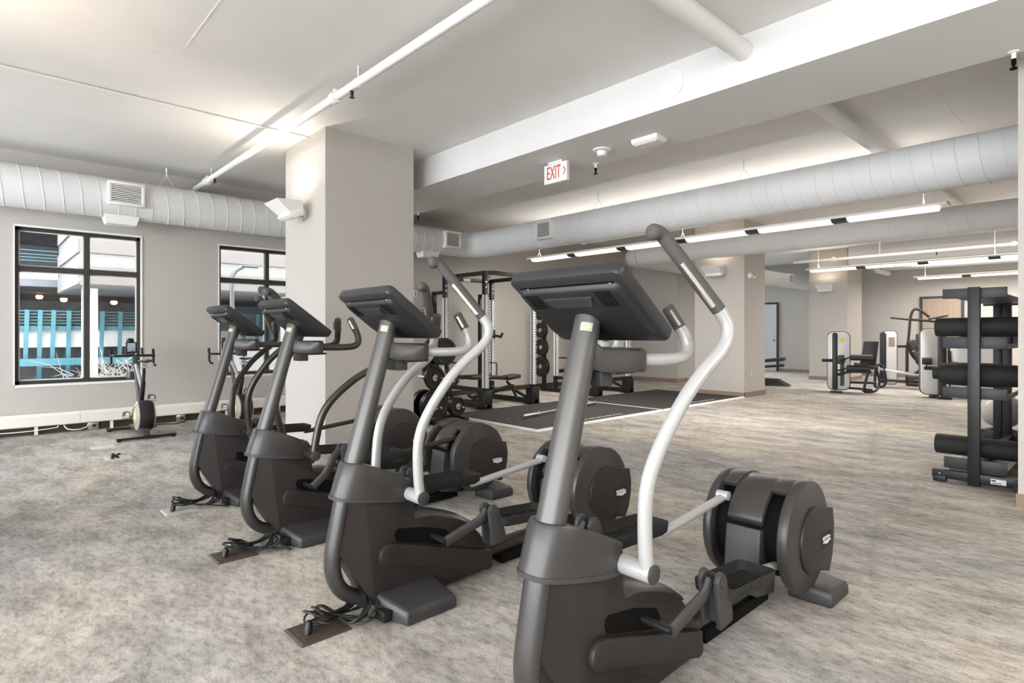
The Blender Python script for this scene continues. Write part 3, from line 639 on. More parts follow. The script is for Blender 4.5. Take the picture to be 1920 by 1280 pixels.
tag(part('loose_cable', MB().sweep(smoothpath([(-.2, YW-.1, .085), (.35, YW-.12, .06), (.75, YW-.1, .075), (.80, YW-.1, .10)], 6), .006, 6), 'white_paint'), 'white cable hanging under the heater below the left window', 'cable')
tag(part('loose_cable', MB().sweep(smoothpath([(.86, YW-.05, .10), (.90, YW-.10, .045), (1.0, YW-.12, .03), (1.10, YW-.08, .05), (1.12, YW-.04, .085)], 6), .007, 6), 'white_paint'), 'white looped cable beside the socket box behind the left bike', 'cable')
tag(part('loose_cable', MB().sweep(smoothpath([(2.24, YW-.10, .05), (2.27, YW-.13, .012), (2.10, YW-.28, .007), (1.95, YW-.2, .007), (1.8, YW-.25, .007)], 6), .007, 6), 'cord'), 'black cable on the floor between the two bikes', 'cable')

# ================================================================== FLOOR BOXES AND CORDS
def bundle(cx, cy, seed, start, end):
    R = random.Random(seed); pts = [Vector(start)]
    for i in range(8):
        A_ = .10+.06*R.random(); B_ = .09+.08*R.random(); hz = .03+.11*R.random(); w = R.uniform(-.35, .35)-.35
        for j in range(8):
            t_ = 2*pi*j/8+.3; lx = A_*sin(t_); ly = B_*sin(t_)*cos(t_)
            pts.append(Vector((cx+lx*cos(w)-ly*sin(w), cy+lx*sin(w)+ly*cos(w), .022+hz*abs(sin(t_))*(.55+.45*cos(t_))+.006*R.random())))
    pts += [Vector((cx+.14, cy-.10, .012))] + [Vector(e_) for e_ in end]
    return smoothpath(pts, 5)
boxes = [(1.105, 2.44, 'nearest brown floor socket plate, in front of the second elliptical', 'brown'), (1.115, 3.60, 'brown floor socket plate in front of the third elliptical', 'brown'), (1.11, 4.775, 'pale floor socket plate in front of the farthest elliptical', 'pale'), (1.10, 7.21, 'pale floor socket plate with a black plug on it, near the left bike', 'pale'), (1.08, 8.0, 'flush pale floor socket plate close to the left bike', 'pale')]
mat('plate_brown', (72, 58, 52), .45); mat('plate_pale', (170, 168, 164), .4)
for i, (x, y, lab, kind) in enumerate(boxes):
    t = thing('floor_socket_plate', lab, 'floor outlet', (x, y, 0), 0, 'floor socket plates')
    h = .006 if i < 3 else .003
    part('plate', MB().rings([[(-.115,-.10,0),(.115,-.10,0),(.115,.10,0),(-.115,.10,0)], [(-.103,-.088,h),(.103,-.088,h),(.103,.088,h),(-.103,.088,h)]]), 'plate_'+kind, t, smooth=0)
    part('flap', MB().box(-.085, .0, -.06, .06, h, h+.002), 'plate_'+kind, t, smooth=0); part('flap', MB().box(.004, .089, -.06, .06, h, h+.002), 'plate_'+kind, t, smooth=0)
    if i < 4: part('plug', MB().lathe([(.016, 0), (.018, .03), (.010, .055)], (-.055, -.02, h+.001), (.2, .1, 1), 10), 'black', t)
    if i == 3: part('plug', MB().sweep([(-.045, 0, .02), (.02, .03, .035)], .012, 8).sweep([(-.04, .04, .03), (.0, -.02, .012)], .011, 8), 'black', t)
    if i < 3:
        yc = Y1+(1.192, 2.42, 3.56)[i]; xo = (-.055, -.017, -.017)[i]
        c = tag(part('coiled_cable', MB().sweep(bundle(x+.10, y-.02, 11+i, (x-.055, y-.02, .06), [(x+.27, y-.16, .01), (1.385+xo-.008, yc-.155, .033)]), .0048, 6), 'cord'), ('tangled black power cord of the second elliptical', 'tangled black power cord of the third elliptical', 'tangled black power cord of the farthest elliptical')[i], 'cord', 'power cords on the floor')
# ================================================================== BIKES
def bike(label, x, y):
    t = thing('exercise_bike', label, 'exercise bike', (x, y, 0), 0, 'exercise bikes by the windows')
    def fr(y0, wd): return MB().rings([[(-wd, y0-.028, .012), (wd, y0-.028, .012), (wd, y0+.028, .012), (-wd, y0+.028, .012)], [(-wd, y0-.028, .045), (wd, y0-.028, .045), (wd, y0+.028, .045), (-wd, y0+.028, .045)]])
    part('rear_bar', fr(0, .315), 'rack_black', t, .008); part('front_bar', fr(.94, .28), 'rack_black', t, .008)
    for y0, wd in ((0, .285), (.94, .25)):
        for s in (-1, 1): part('foot_pad', MB().lathe([(.025, 0), (.025, .014)], (s*wd, y0, 0), (0,0,1), 12), 'black', t)
    part('spine', MB().bar((0, .0, .055), (0, .94, .055), .07, .045), 'post_grey', t, .008)
    part('base_block', MB().prism([(.10,.05),(.42,.05),(.36,.15),(.16,.15)], -.05, .05, 'yz'), 'post_grey', t, .01)
    w = part('flywheel', MB().lathe([(.0,-.085),(.150,-.085),(.178,-.075),(.188,-.055),(.188,.055),(.178,.075),(.150,.085),(0,.085)], (.02, .26, .262), (1,0,0), 40), 'rubber', t)
    for s in (-1, 1):
        part('wheel_face', MB().lathe([(.178, 0), (.172, .014), (.145, .02), (0, .022)], (.02+s*.078, .26, .262), (s,0,0), 40), 'silver', w)
        part('yellow_ring', MB().lathe([(.128, 0), (.128, .004), (.120, .004), (.120, 0)], (.02+s*.0985, .26, .262), (s,0,0), 36), 'yellow', w)
        part('hub_badge', MB().lathe([(.05, 0), (.05, .004)], (.02+s*.0995, .26, .262), (s,0,0), 24), 'label_white', w)
    part('seat_tube', MB().bar((0, .40, .30), (0, .215, .70), .045, .075, (0,1,0)), 'rack_black', t, .008)
    part('seat_post', MB().sweep([(0, .215, .68), (0, .165, .90)], .018, 12), 'black', t)
    part('post_clamp', MB().cbox((0, .17, .875), (.07, .06, .03)), 'chrome', t, .004)
    sd = []
    for yy, hw, zz, th in ((-.02,.03,.955,.02),(.02,.075,.972,.035),(.07,.08,.975,.04),(.13,.055,.968,.035),(.20,.028,.96,.028),(.27,.018,.955,.02),(.29,.008,.95,.012)):
        sd.append([(hw*cos(a), yy+.02, zz-th/2+th/2*sin(a)) for a in [2*pi*k/14 for k in range(14)]])
    part('saddle', MB().rings(sd), 'black', t)
    part('saddle_rail', MB().sweep([(.02, .08, .945), (.02, .20, .935)], .005, 6).sweep([(-.02, .08, .945), (-.02, .20, .935)], .005, 6).cbox((0, .16, .915), (.05, .05, .04)), 'chrome', t)
    part('frame_tube', MB().sweep(smoothpath([(0,.36,.36),(0,.30,.60),(0,.36,.66),(0,.62,.86),(0,.70,.86)], 5), .028, 12, ref=(1,0,0), b=.022), 'silver', t)
    part('down_tube', MB().sweep(smoothpath([(0,.34,.18),(0,.45,.34),(0,.58,.62),(0,.70,.86)], 5), .034, 12, ref=(1,0,0), b=.022), 'post_grey', t)
    part('crank_case', MB().lathe([(.0,-.04),(.09,-.04),(.10,-.02),(.10,.02),(.09,.04),(0,.04)], (0, .46, .33), (1,0,0), 24), 'rack_black', t)
    for s in (-1, 1):
        d = Vector((0, .10*s, .11*-s)); a = Vector((s*.06, .46, .33)); b = a-d*1.0
        k = part('crank', MB().bar(a, b, .018, .028, (0,1,0)), 'rack_black', t, .003)
        part('pedal_body', MB().cbox(b+Vector((s*.06, 0, 0)), (.09, .10, .028)).sweep([b, b+Vector((s*.06, 0, 0))], .009, 8), 'chrome', k, .004)
        part('toe_cage', MB().sweep(smoothpath([b+Vector((s*.06, .05, -.015)), b+Vector((s*.06, .13, -.01)), b+Vector((s*.06, .12, .05)), b+Vector((s*.06, .04, .06))], 4), .007, 6).sweep(smoothpath([b+Vector((s*.02, .0, .01)), b+Vector((s*.03, .02, .06)), b+Vector((s*.09, .02, .06)), b+Vector((s*.10, .0, .01))], 4), .006, 6), 'black', k)
    part('head_post', MB().bar((0, .70, .84), (0, .74, 1.0), .05, .06, (0,1,0)), 'charcoal', t, .008)
    hb = part('handlebar', MB().sweep([(-.225, .76, 1.0), (.225, .76, 1.0)], .016, 12), 'black', t)
    for s in (-1, 1):
        part('drop_bar', MB().sweep(smoothpath([(s*.215,.76,1.0),(s*.235,.83,1.0),(s*.24,.875,.975),(s*.24,.87,.90),(s*.235,.80,.868),(s*.235,.74,.868)], 5), .015, 10), 'black', hb)
        part('brake_hood', MB().sweep(smoothpath([(s*.238,.84,.995),(s*.24,.885,1.02),(s*.24,.895,1.085)], 4), [.018]*4+[.017]*4+[.014], 10), 'rubber', hb)
        part('aero_rest', MB().sweep([(s*.09,.77,1.01),(s*.09,.80,1.10)], .014, 8), 'black', hb)
    c = part('display', MB().cbox((-.02, .86, 1.105), (.125, .03, .15)), 'black', t, .008)
    part('display_screen', MB().box(-.065, .025, .843, .8445, 1.05, 1.165), 'screen', c, smooth=0)
    part('display_neck', MB().sweep([(0, .76, 1.0), (-.01, .85, 1.05)], .014, 8).lathe([(.04,0),(.045,.03),(.025,.05)], (-.03, .87, 1.18), (0,0,1), 14), 'black', c)
    part('resistance_knob', MB().lathe([(.045, 0), (.048, .05), (.045, .09)], (-.03, .84, .70), (0,0,1), 16), 'post_grey', t)
bike('exercise bike with a phone-size screen below the left window', 1.555, 8.245)
bike('exercise bike half hidden behind the farthest elliptical', 2.735, 8.245)
# ================================================================== LIFTING PLATFORMS
for i, (x0, x1, lab) in enumerate(((5.41, 8.38, 'black lifting platform mat with white edging, the nearer one with the barbell'), (8.42, 11.34, 'black lifting platform mat with white edging, beside the middle pillar'))):
    t = thing('lifting_platform', lab, 'gym mat', (x0, 5.34, 0), 0, 'lifting platforms'); w = x1-x0; d = 2.055
    part('rubber_mat', MB().box(.04, w-.0, .04, d, 0, .022), 'mat_black', t, smooth=0)
    part('edge_strip', MB().prism([(0,0),(.045,0),(.045,.027),(.015,.027)], 0, w, 'yz'), 'white_paint', t, smooth=0)
    part('edge_strip', MB().box(0, .04, .04, d, 0, .027) if i == 0 else MB().box(-.04, 0, .04, d, 0, .027), 'white_paint', t, smooth=0)
    tx = obj('platform_lettering', text_mesh('TECHNOGYM', .15, 'label_white', .0006), t); tx.location = (w*.5, .20, .0228); tx.scale = (1.35, .55, 1)
t = thing('barbell', 'chrome barbell lying on the nearer platform mat', 'barbell', (0, 0, 0))
a = Vector((5.99, 6.21, .0605)); b = Vector((8.14, 6.58, .0605)); d = (b-a).normalized()
part('bar_shaft', MB().sweep([a+d*.40, b-d*.40], .0145, 12), 'chrome', t)
for p, q in ((a, a+d*.41), (b, b-d*.41)):
    part('sleeve', MB().sweep([p, q], .0255, 16), 'chrome', t); e_ = (q-p).normalized(); part('sleeve_collar', MB().sweep([q-e_*.03, q], .038, 16), 'chrome', t)
# ================================================================== RACKS
def plate_mesh(r, th, name='weight_plate'):
    h = th/2
    return MB().lathe([(.026,-h*.9),(.055,-h*.9),(.06,-h*.5),(r*.72,-h*.5),(r*.78,-h),(r*.96,-h),(r,-h*.7),(r,h*.7),(r*.96,h),(r*.78,h),(r*.72,h*.5),(.06,h*.5),(.055,h*.9),(.026,h*.9)], (0,0,0), (1,0,0), 32).mesh(name, 'plate_rubber', 0, smooth=35)
def plate(label, loc, r, th, rz=0, grp='weight plates'):
    o = tag(obj('weight_plate', cm(('wp', r, th), lambda: plate_mesh(r, th)), None, loc, (0, 0, rz)), label, 'weight plate', grp)
    part('hub_ring', MB().lathe([(.046, -th/2*.93), (.046, -th/2*.99), (.027, -th/2*.99), (.027, -th/2*.90)], (0,0,0), (1,0,0), 18), 'chrome', o)
def rack(label, x0, x1, tagname, left_plates=True):
    yf, ym, yr = 7.56, 8.70, 9.05
    t = thing('power_rack', label, 'power rack', (x0, yf, 0), 0, 'power racks'); w = x1-x0; dm = ym-yf; dr = yr-yf; Hh = 2.36; q = .038
    def post(x, y, h): return MB().box(x-q, x+q, y-q, y+q, 0, h)
    for x in (0, w):
        for y in (0, dm):
            p = part('upright', post(x, y, Hh), 'rack_black', t, .004)
            comb = []
            z0, z1 = .36, 1.95; n = 34; st = (z1-z0)/n
            poly = [(-.022, z0)]
            poly += [(.050, z0)]
            for i in range(n):
                zz = z0+st*i; poly += [(.052, zz+st*.25), (.020, zz+st*.32), (.020, zz+st*.70), (.052, zz+st*.76)]
            poly += [(.050, z1), (-.022, z1)]
            part('slotted_rail', MB().prism([(x+a, b) for a, b in poly], y-q-.014, y-q-.001), 'slot_white', p, smooth=0)
            part('rail_backing', MB().box(x+.0, x+.05, y-q-.0009, y-q+.03, z0, z1), 'matt_black', p, smooth=0)
            part('slotted_rail', MB().box(x-.05, x-.026, y-q-.012, y-q-.001, z0, z1), 'slot_white', p, smooth=0)
            part('slotted_rail', MB().box(x-q-.012, x-q-.001, y-q-.012, y+.02, z0, z1), 'slot_white', p, smooth=0)
            part('bolt', MB().lathe([(.016, 0), (.013, .006)], (x-.005, y-q, 2.17), (0,-1,0), 10), 'chrome', p); part('bolt', MB().lathe([(.016, 0), (.013, .006)], (x-.005, y-q, 2.08), (0,-1,0), 10), 'chrome', p); part('bolt', MB().lathe([(.016, 0), (.013, .006)], (x-.005, y-q, .25), (0,-1,0), 10), 'chrome', p)
        part('storage_upright', post(x, dr, 2.08), 'rack_black', t, .004)
        part('top_beam', MB().bar((x, -.02, Hh-.035), (x, dm+.02, Hh-.035), .06, .07), 'rack_black', t, .004)
        part('storage_arm', MB().bar((x, dm, 2.05), (x, dr, 2.05), .05, .06), 'rack_black', t, .004)
        if x == 0: part('side_beam', MB().bar((x, 0, .32), (x, dm, .32), .05, .07), 'rack_black', t, .004)
        part('base_rail', MB().bar((x, -.10, .055), (x, dr+.08, .055), .08, .085), 'rack_black', t, .006)
        part('foot_box', MB().box(x-.085, x+.085, -.10, .09, .012, .31), 'rack_black', t, .008)
        part('foot_plate', MB().box(x-.13, x+.17, -.145, .12, 0, .012), 'rack_black', t, .003)
        part('foot_brace', MB().bar((x-.06, -.12, .05), (x-.09, .35, .22), .03, .05), 'rack_black', t, .004)
        part('gusset', MB().prism([(x-.0, Hh-.07), (x+(.13 if x == 0 else -.13), Hh-.07), (x, Hh-.22)], -.02, .02), 'post_grey', t, smooth=0)
    part('front_crossbar', MB().bar((0, 0, Hh-.03), (w, 0, Hh-.03), .05, .055), 'rack_black', t, .004)
    part('rear_crossbar', MB().bar((0, dm, Hh-.05), (w, dm, Hh-.05), .05, .07), 'rack_black', t, .004)
    part('pull_up_bar', MB().sweep(smoothpath([(0,.08,Hh-.01),(w*.25,.10,Hh+.015),(w*.45,.05,Hh-.0),(w*.55,.05,Hh-.0),(w*.75,.10,Hh+.015),(w,.08,Hh-.01)], 5), .017, 10), 'rack_black', t)
    part('low_crossbar', MB().bar((0, dm, .46), (w, dm, .46), .05, .08), 'rack_black', t, .004)
    part('logo_plate', MB().box(w*.36, w*.5, dm-.035, dm-.027, Hh-.08, Hh-.03), 'label_white', t, smooth=0)
    part('bar_hook', MB().bar((w-.02, dm-.05, 1.26), (w+.12, dm-.16, 1.22), .05, .05).bar((w+.10, dm-.14, 1.20), (w+.13, dm-.18, 1.30), .03, .05).box(w-.045, w+.045, dm-.06, dm+.045, 1.20, 1.36), 'black', t, .004)
    part('side_handle', MB().sweep(smoothpath([(-.04, .66, .47), (-.04, .66, .72), (-.04, .72, .76), (-.04, 1.0, .76)], 4), .015, 8), 'rack_black', t)
    sizes = ((1.74, .15, .028, 4), (1.36, .17, .030, 3), (.98, .19, .034, 2), (.55, .225, .040, 2))
    names = ('small', 'medium', 'large', 'largest')
    for z, r, th, n in sizes:
        g = part('storage_peg', MB().sweep([(-.04, dr, z), (-.24, dr, z)], .016, 10), 'chrome', t)
    for (z, r, th, n), sz in zip(sizes, names):
        for i in range(n):
            pos = ('outermost', 'second', 'third', 'innermost')[i] if n > 2 else ('outer', 'inner')[i]
            plate('%s weight plate, %s on its peg at the left of %s' % (sz, pos, tagname), (x0-.045-th*(n-i-.5)*1.06, yr, z), r, th)
rack('power rack with white slotted uprights, nearer one with the bench inside', 6.39, 7.53, 'the nearer power rack')
rack('power rack with white slotted uprights, farther one behind the nearest console', 9.39, 10.47, 'the farther power rack')
# bench
t = thing('weight_bench', 'black adjustable weight bench standing inside the nearer power rack', 'bench', (6.46, 8.12, 0), 0)
def pad(x0, x1, z0, z1, w, th): 
    return MB().rings([[(x0, -w/2, z0), (x0, w/2, z0), (x0, w/2, z0+th), (x0, -w/2, z0+th)], [(x1, -w*.46, z1), (x1, w*.46, z1), (x1, w*.46, z1+th), (x1, -w*.46, z1+th)]])
part('back_pad', pad(0, .82, .47, .43, .28, .07), 'upholstery', t, .022, bseg=3); part('seat_pad', pad(.85, 1.20, .41, .44, .30, .075), 'upholstery', t, .025, bseg=3)
part('bench_beam', MB().bar((.15, 0, .14), (1.12, 0, .30), .06, .07), 'rack_black', t, .006)
part('bench_leg', MB().sweep(smoothpath([(.95, 0, .38), (1.06, 0, .28), (1.14, 0, .16), (1.20, 0, .06)], 4), .025, 10), 'rack_black', t)
part('bench_foot', MB().sweep([(1.20, -.24, .055), (1.20, .24, .055)], .03, 12), 'post_grey', t)
part('rear_foot', MB().sweep([(.12, -.22, .06), (.12, .22, .06)], .035, 12), 'black', t)
part('back_strut', MB().bar((.35, 0, .18), (.45, 0, .44), .05, .05), 'rack_black', t, .005); part('adjuster_tab', MB().cbox((1.02, -.10, .34), (.05, .03, .02)), 'yellow', t)
part('lift_handle', MB().sweep(smoothpath([(.55, .16, .50), (.55, .16, .70), (.60, .16, .735), (.78, .16, .735), (.83, .16, .70), (.83, .16, .50)], 4), .012, 8), 'rack_black', t)
# plate tree
tx0, ty0 = 5.02, 6.95
t = thing('plate_tree', 'grey plate tree loaded with black weight plates right of the big column', 'weight tree', (tx0, ty0, 0))
part('tree_base', MB().bar((-.32, 0, .05), (.34, 0, .05), .09, .07).bar((-.25, -.28, .04), (-.25, .28, .04), .08, .06).bar((.27, -.28, .04), (.27, .28, .04), .08, .06), 'rack_black', t, .006)
part('tree_leg', MB().sweep([(-.22, -.0, .06), (-.20, 0, .32), (-.12, 0, .62), (-.06, 0, .80), (-.06, 0, 1.12)], .035, 4, ref=(0,1,0), b=.05), 'post_grey', t, smooth=0)
part('tree_leg', MB().sweep([(.25, 0, .06), (.16, 0, .55), (.06, 0, 1.10)], .035, 4, ref=(0,1,0), b=.05), 'post_grey', t, smooth=0)
part('tree_cap', MB().cbox((0, 0, 1.12), (.22, .07, .07)), 'rack_black', t, .006)
pegs = [(-.20, .25, .225, .05, 2, 'lower left'), (.20, .22, .14, .035, 3, 'lower right'), (-.17, .655, .17, .045, 1, 'middle left'), (.14, .62, .11, .03, 2, 'middle right'), (-.02, 1.03, .20, .045, 2, 'top')]
for x, z, r, th, n, nm in pegs:
    for s in (-1, 1): part('tree_peg', MB().sweep([(x, s*.04, z), (x, s*.30, z)], .017, 10), 'chrome', t)
    for s, sn in ((-1, 'front'), (1, 'back')):
        if s > 0 and nm != 'lower left' and nm != 'top': continue
        for i in range(n):
            plate('black weight plate on the %s %s peg of the plate tree%s' % (nm, sn, '' if n == 1 else (', outer one' if i == n-1 else (', inner one' if i == 0 else ', middle one'))), (tx0+x, ty0+s*(.065+th*1.06*(i+.5)), z), r, th, -pi/2 if s > 0 else pi/2)

# ================================================================== STORAGE RACK AT THE RIGHT
t = thing('storage_rack', 'tall black accessory rack beside the right-hand wall, holding foam rolls', 'rack', (6.215, .93, 0))
part('near_post', MB().box(-.012, .05, -.035, .048, 0, 1.69), 'rack_black', t, .004)
for z0, z1, y0, y1 in ((1.60, 1.685, -.205, .235), (1.165, 1.265, -.205, .235), (.735, .83, -.205, .235), (.115, .215, -.205, .225)):
    part('shelf_arm', MB().box(.062, .072, y0, y1, z0, z1), 'rack_grey', t, .003)
    part('shelf_arm', MB().box(2.06, 2.07, y0, y1, z0, z1), 'rack_grey', t, .003)
for z in (1.605, 1.165, .735): part('shelf_rail', MB().box(.072, 2.06, -.20, -.19, z, z+.04).box(.072, 2.06, .19, .20, z, z+.04) if z < 1.6 else MB().box(.072, 2.06, -.20, .20, z+.01, z+.02), 'rack_black', t, smooth=0)
part('base_bar', MB().box(.0, .062, -.34, .30, .03, .105), 'rack_black', t, .004); part('base_bar', MB().box(2.0, 2.06, -.34, .30, .03, .105), 'rack_black', t, .004)
for x in (.03, 2.03):
    for y in (-.30, .245): part('foot', MB().box(x-.04, x+.04, y-.045, y+.045, 0, .05), 'black', t, .004); part('bolt', MB().lathe([(.008, 0), (.007, .004)], (x-.031, y, .07), (-1,0,0), 8), 'chrome', t)
part('far_post', MB().box(2.0, 2.10, -.01, .064, 0, 1.60), 'rack_black', t, .004); part('far_post', MB().box(2.0, 2.09, .068, .14, 0, 1.60), 'rack_black', t, .004)
bc = thing('ball_stand', 'low black stand carrying the grey balls behind the black rack', 'rack', (6.215, .93, 0)); part('stand_deck', MB().box(2.25, 3.0, -.42, .36, .17, .20), 'rack_black', bc, .004)
for x_ in (2.28, 2.9): part('stand_leg', MB().box(x_, x_+.06, -.38, .32, 0, .17), 'rack_black', bc, .004)
part('base_deck', MB().box(.072, 2.06, -.19, .19, .105, .125), 'rack_black', t, smooth=0)
part('long_beam', MB().box(.06, 2.0, -.03, .03, .13, .20), 'rack_black', t, .004)
part('label_plate', MB().box(-.002, 0, -.205, -.105, .042, .085), 'label_white', t, smooth=0); part('label_print', MB().box(-.003, -.002, -.14, -.11, .066, .078).box(-.003, -.002, -.175, -.115, .05, .056), 'black', t, smooth=0)
for lab, x, z, prof in (('upper black foam roll on the black rack, just under its top shelf', 6.40, 1.352, [(1.235,.078),(1.228,.084),(.70,.084),(.60,.084)]),
                        ('thick bulging black foam roll on the middle shelf of the black rack', 6.42, .935, [(1.258,.052),(1.21,.055),(1.205,.088),(1.15,.098),(1.0,.104),(.85,.104),(.68,.092),(.58,.085)]),
                        ('lowest black foam roll on the black rack, near the floor', 6.40, .305, [(1.235,.080),(1.228,.086),(.72,.086),(.56,.086)])):
    o = part('foam_roll', MB().lathe([(r, -y) for y, r in prof], (x, 0, z), (0,-1,0), 28), 'rubber'); tag(o, lab, 'foam roll', 'foam rolls on the black rack')
    part('core_hole', MB().lathe([(.03, 0), (.03, .002)], (x, prof[0][0], z), (0,1,0), 14), 'matt_black', o)
for lab, x, y, z, r in (('grey exercise ball small, just left of the black rack\'s far posts', 8.72, 1.06, .20+.205, .205), ('larger grey exercise ball at the right behind the black rack', 8.95, .62, .20+.25, .25)):
    m = MB().lathe([(r*sin(pi*k/18), -r*cos(pi*k/18)) for k in range(19)], (x, y, z), (0,0,1), 28)
    o = tag(part('exercise_ball', m, 'ball'), lab, 'ball', 'exercise balls'); part('valve', MB().lathe([(.012, 0), (.01, .004)], (x-r*.72, y+r*.69, z), (-.72, .69, 0), 10), 'label_white', o)
# ================================================================== STRENGTH MACHINES
def tower(t, x0, x1, y0, y1, z0, z1, nm='weight_tower'):
    w = x1-x0; h = z1-z0; P_ = rrect(w, h, min(w, h)*.28, 5, (x0+x1)/2, (z0+z1)/2)
    o = part(nm, MB().prism(P_, y0, y1), 'machine_shell', t, .012)
    m = MB(); outer = rrect(w+.03, h+.03, min(w, h)*.3, 5, (x0+x1)/2, (z0+z1)/2); n = len(outer)
    m.rings([[(a, y0+.05, b) for a, b in outer], [(a, y1-.05, b) for a, b in outer]]); part('edge_band', m, 'rack_black', o, .004)
    return o
def tubes(nm, t, paths, r=.028, m='bronze'):
    for p in paths: part(nm, MB().sweep(smoothpath(p, 5), r, 10), m, t)
RZ = radians(-73)
t = thing('leg_extension_machine', 'leg extension machine with silver tower and black roller pads, left of the far machines', 'gym machine', (13.87, 4.42, 0), RZ)
o = tower(t, -.22, .20, -.02, .22, .06, 1.32); part('stack_window', MB().box(.02, .10, -.026, -.02, .15, .82), 'rack_black', o); part('yellow_label', MB().lathe([(.05, 0), (.05, .003)], (.06, -.021, 1.14), (0,-1,0), 14), 'yellow', o)
part('front_column', MB().prism(rrect(.10, 1.26, .05, 4, -.08, .68), -.12, -.03), 'rack_black', t, .01); part('foot', MB().box(-.16, .06, -.20, .02, 0, .035), 'black', t, .006)
tubes('frame_tube', t, [[(0, .1, .10), (.35, 0, .10), (.62, -.05, .08)], [(.0, .12, .22), (.7, .2, .22)], [(.45, -.10, .04), (.50, -.10, .30), (.56, -.08, .55)], [(.47, -.10, .045), (.66, -.02, .06), (.74, .12, .16), (.74, .14, .34), (.68, .12, .54)], [(-.05, -.05, .38), (.2, -.1, .46), (.6, -.08, .47)]], .026, 'rack_black')
part('seat_pad', MB().rings([[(.28, -.16, .60), (.28, .20, .60), (.28, .20, .66), (.28, -.16, .66)], [(.72, -.16, .52), (.72, .20, .52), (.72, .20, .585), (.72, -.16, .585)]]), 'upholstery', t, .02)
part('back_shell', MB().prism([(.38,.60),(.46,1.12),(.74,1.12),(.68,.57)], .06, .12), 'upholstery', t, .02)
for z, x0, x1 in ((.775, .20, .62), (.545, .14, .58)): part('roller_pad', MB().lathe([(.055, 0), (.066, .01), (.066, x1-x0-.01), (.055, x1-x0)], (x0, -.16, z), (1, 0, 0), 18), 'upholstery', t); part('roller_axle', MB().sweep([(x0-.18, -.12, z-.07), (x0, -.16, z), (x1+.05, -.16, z)], .016, 8), 'rack_black', t)
part('arm_handle', MB().lathe([(.03, 0), (.034, .01), (.034, .20), (.028, .21)], (-.33, -.10, .70), (1,0,0), 12), 'black', t); part('pivot_wheel', MB().lathe([(.10, 0), (.10, .05), (.08, .06)], (.02, -.05, .72), (0,-1,0), 20), 'charcoal', t)
t = thing('leg_press_machine', 'leg press machine with a slanting silver rail, between the other far machines', 'gym machine', (15.62, 4.10, 0), RZ)
o = tower(t, .06, .34, .10, .36, .10, 1.34); part('wood_label', MB().box(.18, .30, .094, .10, .98, 1.2), 'base_tan', o); part('column_side', MB().prism(rrect(.13, 1.2, .06, 4, .06, .72), -.02, .10), 'rack_black', t, .01)
tubes('frame_loop', t, [[(-.10, -.1, .30), (-.10, -.1, .06), (0, -.1, .01+.03), (.10, -.1, .12), (.08, -.1, .45), (.0, -.1, .56), (-.08, -.1, .50), (-.10, -.1, .30)]], .03, 'rack_black')
tubes('base_tube', t, [[(.0, -.05, .20), (.5, -.05, .19), (1.05, -.05, .18)], [(.0, .3, .16), (1.05, .3, .15)]], .032, 'bronze')
part('slide_rail', MB().bar((-.05, -.1, .47), (.95, -.1, .30), .05, .06), 'chrome', t, .008)
tubes('back_arm', t, [[(.15, .2, .98), (.62, .2, .99)], [(.55, 0, 1.08), (.62, 0, .80), (.80, 0, .52), (.62, 0, .32)]], .03, 'rack_black')
for x, z, a in ((.64, 1.02, -.35), (.73, .77, -.40), (.84, .55, -.45)):
    p = part('back_cushion', MB().cbox((0, 0, 0), (.16, .36, .23)), 'upholstery', t, .03, bseg=3); p.location = (x, 0, z); p.rotation_euler = (0, a, 0)
part('seat_cushion', MB().cbox((.78, 0, .28), (.56, .30, .10)), 'upholstery', t, .03, bseg=3); part('foot', MB().box(.9, 1.15, -.2, .35, 0, .14), 'black', t, .01)
t = thing('pulldown_machine', 'dark tubular machine with tall handles in front of the wooden door', 'gym machine', (16.6, 3.66, 0), RZ)
tubes('handle_frame', t, [[(-.12, 0, .9), (-.08, 0, 1.3), (-.05, 0, 1.68), (.02, 0, 1.86), (.14, 0, 1.84), (.32, 0, 1.68)], [(-.03, .0, 1.62), (.2, 0, 1.60), (.48, 0, 1.55), (.58, 0, 1.42), (.62, 0, 1.15)]], .03, 'bronze')
tubes('cross_handle', t, [[(-.46, 0, 1.67), (.0, 0, 1.61)], [(.30, 0, 1.63), (.68, 0, 1.71)]], .022, 'bronze')
tubes('main_column', t, [[(-.12, 0, .03), (-.12, 0, .5), (-.12, 0, .95)], [(.62, 0, .03), (.62, 0, .6), (.62, 0, 1.2)], [(-.12, 0, .05), (.3, 0, .05), (.62, 0, .05)]], .035, 'bronze'); part('back_pad', MB().box(.05, .35, -.08, .0, .55, 1.28), 'upholstery', t, .03)
t = thing('weight_stack_machine', 'silver weight stack machine partly hidden by the black accessory rack', 'gym machine', (14.066, 2.767, 0), RZ)
o = tower(t, -.20, .18, .0, .25, .07, 1.38); part('front_column', MB().prism(rrect(.13, 1.22, .06, 4, .14, .66), -.16, -.02), 'rack_black', t, .01); o2 = tower(t, .28, 1.05, .05, .30, .10, 1.22, 'stack_cabinet')
part('foot', MB().box(.04, .28, -.24, -.02, 0, .04), 'black', t, .006); part('foot', MB().box(-.05, .10, .0, .2, 0, .07), 'black', t, .006); part('foot', MB().box(.62, .74, -.1, .1, 0, .10), 'black', t, .006)
part('roller_pad', MB().lathe([(.06, 0), (.07, .01), (.07, .15), (.06, .16)], (-.19, -.14, .74), (1,0,0), 18), 'upholstery', t); part('arm_bar', MB().sweep([(-.16, -.14, .60), (.36, -.14, .60)], .035, 12), 'rack_black', t); part('roller_axle', MB().sweep([(-.12, -.14, .68), (-.12, -.14, .60)], .012, 8), 'rack_black', t)
